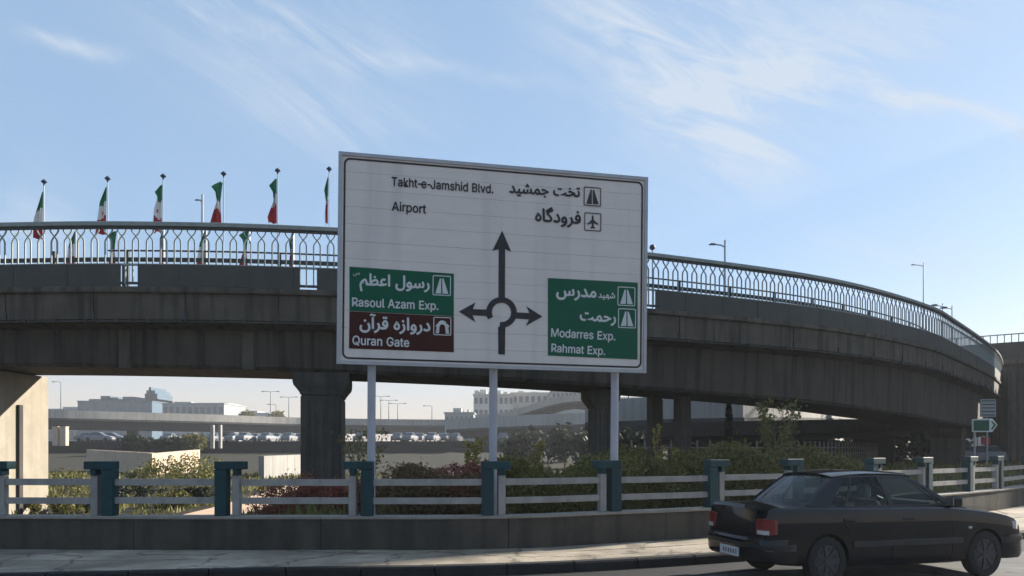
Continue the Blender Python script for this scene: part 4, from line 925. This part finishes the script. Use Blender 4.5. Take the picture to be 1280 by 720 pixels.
# curved ramp behind the right half
R2, rt = far_viaduct('ramp', [(5, 52), (12, 50), (19, 55), (28, 68), (42, 92), (60, 120)], lambda q: 5.0+.030*q, 1.7, 7, [3, 9.5, 24, 46], 'pale curved ramp passing under the big flyover on the right', parapet=1.5, pw=1.3, railn=1.5)
far_viaduct('ramp', [(8, 42), (18, 46), (27, 54), (36, 66), (50, 90)], lambda q: 3.15+.03*q, .9, 6, [16, 30], 'low dark ramp beneath the pale curved one', parapet=.35, mtop='far_dark', pw=1.1)
far_viaduct('flyover', [(44, 80), (52, 74), (60, 72), (75, 72), (95, 76)], 12.3, 2.6, 9, [10, 30], 'second flyover with railing at the right edge of the view', parapet=1.7, mtop='far_dark', mbot='concrete', pw=3.2, railn=.6)
t = empty('flyover_pier', W(1262, 560, 62), 0, 'tall dark fluted pier at the right edge of the view', 'pier'); t.location.z = 0
mb = MB(); mb.box((0, 0, 3.5), (2.2, 3, 9.2), bev=.05); mb.build('shaft', 'concrete', t)
for k in range(4): mb = MB(); mb.box((-.8+k*.53, -1.55, 3.4), (.28, .12, 8.6), bev=.02); mb.build('flute', 'pier_dark', t)
# ------------------------------------------------------------------ far buildings
def building(name, px0, px1, ytop, Z, z0, m, label, depth=20, floors=3, bays=8, extra=(), win='bglass'):
    a = W(px0, ytop, Z); b = W(px1, ytop, Z); w = b.x-a.x; h = a.z-z0; t = empty(name, ((a.x+b.x)/2, Z, z0), 0, label, 'building')
    mb = MB(); mb.box((0, depth/2, h/2), (w, depth, h)); mb.build('wall', m, t)
    mb = MB(); mb.box((0, depth/2, h+.2), (w+.5, depth+.5, .4)); mb.build('roof', m, t)
    fw = w/bays; fh = h/floors
    for i in range(bays):
        for j in range(floors):
            mb = MB(); mb.box((-w/2+fw*(i+.5), -.04, fh*(j+.55)), (fw*.6, .1, fh*.5)); mb.build('window', win, t)
    for x0, x1, yt in extra:
        p = W(x0, yt, Z); r = W(x1, yt, Z); mb = MB(); cx_ = (p.x+r.x)/2-t.location.x; hh = p.z-z0-h; mb.box((cx_, depth/2, h+.4+hh/2), (r.x-p.x, depth*.6, hh)); mb.build('roof_block', m, t)
    return t
building('building', 97, 190, 502, 330, 3, 'blue', 'long blue building with a corner tower on the skyline', 25, 4, 14, [(103, 190, 499), (118, 130, 495), (124, 140, 497), (146, 160, 496), (174, 190, 492), (176, 187, 488), (179, 182, 484)])
building('building', 203, 280, 505, 300, 3, 'bgrey', 'flat grey building right of the blue one', 25, 3, 10, [(210, 232, 502.5), (232, 279, 503.8)])
building('building', 60, 100, 512, 340, 3, 'bgrey', 'low grey roof left of the blue building', 20, 2, 6, [(72, 92, 509)])
building('building', 280, 336, 517, 360, 3, 'bgrey', 'low pale roofline right of the flat grey building', 20, 2, 8, [(300, 318, 514), (282, 296, 515)])
building('building', 592, 642, 494, 220, 3, 'bcream', 'cream building with rooftop equipment behind the second sign post', 25, 4, 8, [(592, 597, 488), (599, 607, 487), (610, 616, 490), (620, 626, 488), (629, 634, 490), (637, 641, 491)])
building('building', 640, 700, 492, 230, 3, 'bcream', 'pale building behind the rising ramp', 20, 4, 8, [(648, 655, 489), (664, 672, 490)])
building('building', 690, 742, 489, 210, 3, 'bgrey', 'grey box building above the ramp near the third sign post', 20, 5, 10, [])
building('building', 556, 592, 517, 200, 3, 'bgrey', 'low grey block with a dark rooftop bump', 20, 2, 6, [(565, 575, 511), (583, 585, 513)])
building('building', 778, 812, 499, 160, 1, 'bcream', 'tall pale building strip seen between the dark columns', 15, 6, 4)
building('building', 862, 906, 499, 150, 1, 'brick', 'reddish brick building below the flyover deck', 15, 5, 5, [(868, 880, 496)])
building('building', 826, 846, 500, 150, 1, 'brick', 'narrow reddish brick block between two columns', 12, 5, 3)
building('building', 1228, 1250, 500, 140, 0, 'bgrey', 'grey block behind the small green direction sign', 12, 6, 4)
# distant street lamps
def far_lamp(px, Z, ytop, ybase, double, label):
    p = W(px, ybase, Z); h = (ybase-ytop)/F*Z; t = empty('street_lamp', p, 0, label, 'street lamp', 'distant street lamps')
    s = Z/950*.55; mb = MB(); mb.tube([(0, 0, 0), (0, 0, h)], [s*1.2, s*.6], 6); mb.build('pole', 'lamp', t)
    for d in ((-1, 1) if double else (-1,)):
        mb = MB(); mb.tube([(0, 0, h), (d*s*8, 0, h+s*1.5), (d*s*14, 0, h+s*1.5)], s*.5, 5); mb.build('arm', 'lamp', t)
        mb = MB(); mb.box((d*s*17, 0, h+s*1.2), (s*7, s*2, s*1.6), bev=s*.3); mb.build('lamp_head', 'lamp', t)
for px, Z, yt, yb, dbl, lab in ((76, 170, 478, 514, 0, 'distant lamp with short arm left of the blue building'), (338, 200, 490, 524, 1, 'distant double-armed lamp left of the fluted pier'), (361, 230, 497, 524, 1, 'smaller double-armed lamp close to the fluted pier'), (476, 260, 496, 524, 1, 'far lamp just right of the first sign post'), (486, 300, 501, 524, 1, 'tiny second lamp right of the first sign post'), (497, 330, 505, 524, 1, 'tiny third lamp right of the first sign post'), (345, 290, 506, 524, 0, 'tiny lamp between two double-armed ones'), (540, 300, 508, 524, 0, 'tiny lamp in the gap left of the grey block')):
    far_lamp(px, Z, yt, yb, dbl, lab)
# far cars
def small_car_mesh():
    mb = MB()
    def sec(x, hw, z0, z1): return [(x, -hw, z0), (x, -hw*1.0, (z0+z1)/2), (x, -hw*.92, z1), (x, hw*.92, z1), (x, hw, (z0+z1)/2), (x, hw, z0)]
    mb.loft([sec(x, h, a, b) for x, h, a, b in ((0, .7, .35, .75), (.15, .8, .25, .95), (.9, .84, .22, .98), (2.2, .85, .2, .95), (3.1, .85, .2, .93), (4.0, .82, .22, .78), (4.3, .7, .3, .6))])
    body = (mb.v[:], mb.f[:]); return mb
def small_car(p, rz, m, label):
    t = empty('distant_car', p, rz, label, 'car', 'cars parked in the distance')
    small_car_mesh().build('body', m, t)
    mb = MB(); mb.loft([[(x, -h, .93), (x, -h*.9, z), (x, h*.9, z), (x, h, .93)] for x, h, z in ((.75, .72, .96), (1.25, .68, 1.36), (1.9, .66, 1.42), (2.4, .68, 1.36), (3.1, .72, .96))]); mb.build('cabin', 'bglass', t)
    mb = MB(); mb.loft([[(x, -h, z), (x, h, z), (x, h, z+.03), (x, -h, z+.03)] for x, h, z in ((1.2, .6, 1.36), (1.9, .62, 1.425), (2.45, .6, 1.36))]); mb.build('roof', m, t)
    for x in (.8, 3.4):
        for s in (1, -1): mb = MB(); mb.tube([(x, s*.70, .3), (x, s*.86, .3)], .3, 12); mb.build('wheel', 'rubber', t)
# elevated far road carrying the cars
mb = MB(); mb.box((-30, 128, 1.3), (170, 26, 3.0)); struct(mb.build('far_road', 'asphalt_dark'))
def onroad(px, Z): p = W(px, 0, Z); p.z = 2.803; return p
rnd = random.Random(5)
far = [(106, 'carwhite', .1, 118), (124, 'carwhite', .0, 122), (94, 'carsilver', .2, 124), (205, 'carwhite', 1.5, 124), (232, 'carwhite', 1.4, 122), (262, 'carsilver', 1.5, 128), (285, 'carwhite', 1.4, 124), (299, 'carwhite', 1.4, 120), (314, 'carsilver', 1.5, 128), (327, 'carwhite', 1.4, 122), (341, 'carsilver', 1.5, 126), (356, 'carwhite', 1.5, 122), (371, 'carsilver', 1.5, 126), (446, 'carsilver', 1.4, 124), (494, 'carsilver', 1.5, 122), (508, 'carwhite', 1.4, 120), (522, 'carwhite', 1.5, 124), (536, 'carwhite', 1.4, 120), (552, 'carsilver', 1.5, 126), (566, 'cargrey', 1.4, 124), (628, 'cargrey', 1.5, 124), (648, 'cargrey', 1.5, 124)]
wd = {'carwhite': 'white', 'carsilver': 'silver', 'cargrey': 'dark grey'}
where = ['leftmost but one of the cars beyond the low ground', 'beside it, right of the pair at far left', 'leftmost of all the distant cars', 'alone in the dark gap beneath the pale flyover', 'left of the middle distant pillar', 'just right of the middle distant pillar', 'first of the row left of the fluted pier', 'second of the row left of the fluted pier', 'third of the row left of the fluted pier', 'fourth of the row left of the fluted pier', 'fifth of the row left of the fluted pier', 'sixth of the row left of the fluted pier', 'touching the left edge of the fluted pier in view', 'between the fluted pier and the first sign post', 'first of the row right of the first sign post', 'second of the row right of the first sign post', 'third of the row right of the first sign post', 'fourth of the row right of the first sign post', 'fifth of the row right of the first sign post', 'sixth of that row, left of the yellow sapling', 'right of the second sign post', 'second one right of the second sign post']
for (px, m, a, Z), wh in zip(far, where): small_car(onroad(px, Z), a, m, f'distant {wd[m]} car, {wh}')
for i, px in enumerate((1203, 1222, 1234, 1246)):
    p = W(px, 0, 60); p.z = ground_z(p.x, 60)-.0; small_car(p, 1.35, 'carwhite', ['leftmost', 'second', 'third', 'rightmost'][i]+' white car of the four under the small green sign')
# pinkish pillars under the far flyover
for i, px in enumerate((70.5, 80.5)):
    p = W(px, 0, 112); t = empty('pillar', (p.x, 112, 1.5), 0, ['left', 'right'][i]+' one of two pinkish stone pillars under the pale flyover', 'pillar'); mb = MB(); mb.box((0, 0, 2.0), (.85, .85, 2.8), bev=.04); mb.build('shaft', 'tan', t); mb = MB(); mb.box((0, 0, 3.43), (1.0, 1.0, .05)); mb.build('cap', 'tan', t)
for i, (px, w) in enumerate(((265.5, 4), (275.5, 3))):
    p = W(px, 0, 110); t = empty('pillar', (p.x, 110, 1.5), 0, ['wider', 'thinner'][i]+' of two pale pillars standing beneath the far flyover', 'pillar'); mb = MB(); mb.box((0, 0, 1.9), (w/F*110, .6, 3.4), bev=.03); mb.build('shaft', 'far_conc', t)
# small green sign far right
p = W(1231, 531, 45); t = empty('direction_sign', (p.x, 45, 0), 0, 'small green arrow-shaped direction sign at the right under the flyover end', 'direction sign')
def sp(x, y): q_ = W(x, y, 45); return (q_.x-p.x, q_.z)
mb = MB(); mb.prism([sp(1215, 524), sp(1240, 523), sp(1246.5, 531), sp(1240, 540), sp(1215, 540)], -.03, .03); mb.build('panel_edge', 'white', t)
mb = MB(); mb.prism([sp(1216.5, 525.5), sp(1236, 525), sp(1236, 538.5), sp(1216.5, 538.5)], -.045, -.031); mb.build('green_panel', 'green', t)
mb = MB(); mb.prism([sp(1238, 526.5), sp(1240, 526.5), sp(1244.5, 531), sp(1240, 537), sp(1238, 537), sp(1241.5, 531)], -.045, -.031); mb.build('arrow', 'green', t)
mb = MB(); mb.tube([(sp(1219, 0)[0], .06, -1), (sp(1219, 0)[0], .06, sp(0, 524)[1])], .06, 8); mb.build('post', 'post', t)
p2 = W(1235, 510, 48); t = empty('notice_panel', (p2.x, 48, 0), 0, 'pale striped notice panel above the small green sign', 'sign panel')
mb = MB(); a_, b_ = W(1226, 521, 48), W(1245, 499, 48); mb.box((0, 0, (a_.z+b_.z)/2), (b_.x-a_.x, .08, b_.z-a_.z)); mb.tube([(0, .1, -1), (0, .1, a_.z+.5)], .06, 8); mb.build('panel', 'bgrey', t)
for k in range(5): mb = MB(); mb.box((0, -.05, lerp(a_.z, b_.z, (k+.5)/5)), ((b_.x-a_.x)*.85, .02, .06)); mb.build('stripe', 'far_dark', t)
p = W(1232, 551, 50); t = empty('banner', (p.x, 50, 0), 0, 'small red banner hanging below the green direction sign', 'banner'); mb = MB(); mb.box((0, 0, p.z), (.6, .05, .5)); mb.tube([(-.5, .05, -1), (-.5, .05, p.z+.3)], .03, 6); mb.build('cloth', 'redp', t)
# far white balustrade behind the hedge
FB = Path([(6, 38), (14, 41), (20, 47), (27, 57), (36, 72)], .5)
t = empty('balustrade', (0, 0, 0), 0, 'pale low railing running behind the hedge under the flyover', 'railing')
mb = MB(); sweep(mb, FB, rect(0, .08, 1.75, 1.83), 0, FB.L, 1.5); sweep(mb, FB, rect(0, .08, 1.42, 1.48), 0, FB.L, 1.5); mb.build('rail', 'white_rail', t)
FBX = 1; q = 0; mb = MB(); mb.box((0, 0, .4), (.07, .07, 2.0)); bme = mb.mesh('baluster', 'white_rail')
while q < FB.L: link('baluster', bme, t, FB.at(q, .04, .75), FB.ang(q)); q += .75
# cypress
def cypress(px, Z, yt, w, label, seed):
    rnd = random.Random(seed); X = (px-640)/F*Z; z0 = ground_z(X, Z); h = EYE+(HOR-yt)/F*Z-z0; r = w/F*Z/2; t = empty('cypress', (X, Z, z0), 0, label, 'tree'); pts = []
    for _ in range(1800):
        v = rnd.random(); a = rnd.uniform(0, 6.3); rr = r*math.sin(math.pi*min(1, v*.9+.12))**.5*rnd.random()**.4; pts.append(Vector((rr*math.cos(a), rr*math.sin(a), .3+v*(h-.3))))
    leafmesh('crown', pts, .09, 'darkleaf', t, rnd); mb = MB(); mb.tube([(0, 0, -.2), (0, 0, h*.8)], [.08, .02], 6); mb.build('trunk', 'trunk', t)
cypress(911, 36, 497, 11, 'thin dark cypress standing under the flyover right of the brick building', 3)
# dark distant trees band
for i, (px, Z, yt, w, m) in enumerate([(655, 90, 540, 50, 'darkleaf'), (700, 95, 538, 50, 'darkleaf'), (735, 85, 541, 36, 'darkleaf'), (790, 40, 545, 50, 'darkleaf'), (765, 45, 540, 46, 'darkleaf'), (210, 108, 548, 40, 'darkleaf'), (170, 110, 547, 44, 'darkleaf'), (240, 112, 545, 30, 'hedge'), (345, 240, 515, 24, 'hedge'), (310, 240, 518, 24, 'hedge')]):
    shrub(px, Z, yt, w, m, ['dark tree far behind, right of the second sign post', 'dark tree under the rising ramp', 'dark tree left of the third sign post', 'dark bushy tree right of the third sign post', 'dark bushy tree directly behind the third sign post', 'dark tree under the pale flyover near the lone car', 'dark tree right of the leftmost distant cars', 'green tree by the two pale pillars', 'tiny tree on the skyline by the double lamp', 'tiny tree on the skyline right of the grey roofline'][i], n=900, size=.004*Z+.03, seed=60+i, name='tree', cat='tree', group='distant trees', zb=None if Z < 200 else 5)

# unseen block added past the right edge to shade left pavement, planting, deck
SH = Vector((math.cos(R(SUN_AZ)), math.sin(R(SUN_AZ)), 0)); c0 = Vector((.4, 12.3, 0))+SH*60; c1 = c0+Vector((-SH.y, SH.x, 0))*18.0; dv = (c1-c0).normalized(); nv = Vector((dv.y, -dv.x, 0)); ln = (c1-c0).length
mid = (c0+c1)/2+nv*7; ang_ = math.atan2(dv.y, dv.x); t = empty('building', (mid.x, mid.y, 0), ang_, 'unseen tall cream block added beyond the right edge to cast shade', 'building')
mb = MB(); mb.box((0, 0, 13), (ln, 14, 27)); mb.build('wall', 'bcream', t); mb = MB(); mb.box((0, 0, 27.0), (ln+.6, 14.6, .6)); mb.build('roof', 'bgrey', t)
mb = MB(); mb.box((0, 0, .7), (1.3, .12, 1.4)); wm = mb.mesh('window', 'bglass')
for i in range(5):
    for j in range(8): link('window', wm, t, ((i-2)*ln/5, 7.02, 1.2+j*3.1)); link('window', wm, t, ((i-2)*ln/5, -7.02, 1.2+j*3.1))
# rough grass and weeds
rnd = random.Random(99); mb = MB()
for _ in range(26000):
    Y = 14+46*rnd.random()**1.3; X = rnd.uniform(-.75, .75)*Y
    if Y < wyf(X)+.5 or (X > -4 and Y < 20 and rnd.random() < .5): continue
    if -13 < X < -8 and 18 < Y < 40 and abs(X-lerp(-10.3, -11.6, (Y-18)/20)) < lerp(2.2, .9, (Y-18)/22): continue
    z = ground_z(X, Y); cl_ = noise.noise(Vector((X*.35, Y*.25, 9)))
    if cl_ < -.12 and rnd.random() < .8: continue
    h = rnd.uniform(.10, .30)*(1+max(0, cl_)); a = rnd.uniform(0, 3.14); w_ = .012+.0016*Y; dx, dy = math.cos(a)*w_, math.sin(a)*w_; l1, l2 = rnd.gauss(0, .08), rnd.gauss(0, .08)
    mb.add([(X-dx, Y-dy, z-.02), (X+dx, Y+dy, z-.02), (X+l1, Y+l2, z+h)], [(0, 1, 2)])
me = bpy.data.meshes.new('grass'); me.from_pydata([tuple(v) for v in mb.v], [], mb.f); me.materials.append(MT['olive']); g_ = link('grass', me); tag(g_, 'rough dry grass and weeds on the low ground beyond the fence', 'grass', kind='stuff')

for i, (px, Z, yt, w) in enumerate([(1010, 95, 541, 60), (1060, 100, 543, 60), (1105, 90, 541, 50), (1150, 95, 540, 50), (1190, 80, 543, 40), (960, 100, 545, 60), (905, 100, 544, 60)]):
    shrub(px, Z, yt, w, 'darkleaf', 'distant dark tree under the flyover, '+['above the car rear window', 'above the middle of the car roof', 'above the car windscreen', 'just left of the last pier', 'just right of the last pier', 'behind the fan-shaped tree', 'behind the cypress'][i], n=900, size=.42, seed=90+i, name='tree', cat='tree', group='distant trees', zb=-1)

# air
HZ = MB(); HZ.box((10, 190, 17), (520, 420, 44)); hm = bpy.data.materials.new('air'); hm.use_nodes = True; nt = hm.node_tree; nt.nodes.clear()
o_ = nt.nodes.new('ShaderNodeOutputMaterial'); pv = nt.nodes.new('ShaderNodeVolumePrincipled'); pv.inputs['Color'].default_value = (.9, .92, .95, 1); pv.inputs['Density'].default_value = .00048; pv.inputs['Anisotropy'].default_value = .3; nt.links.new(pv.outputs[0], o_.inputs['Volume'])
hz_o = HZ.build('haze', hm); hz_o['kind'] = 'stuff'
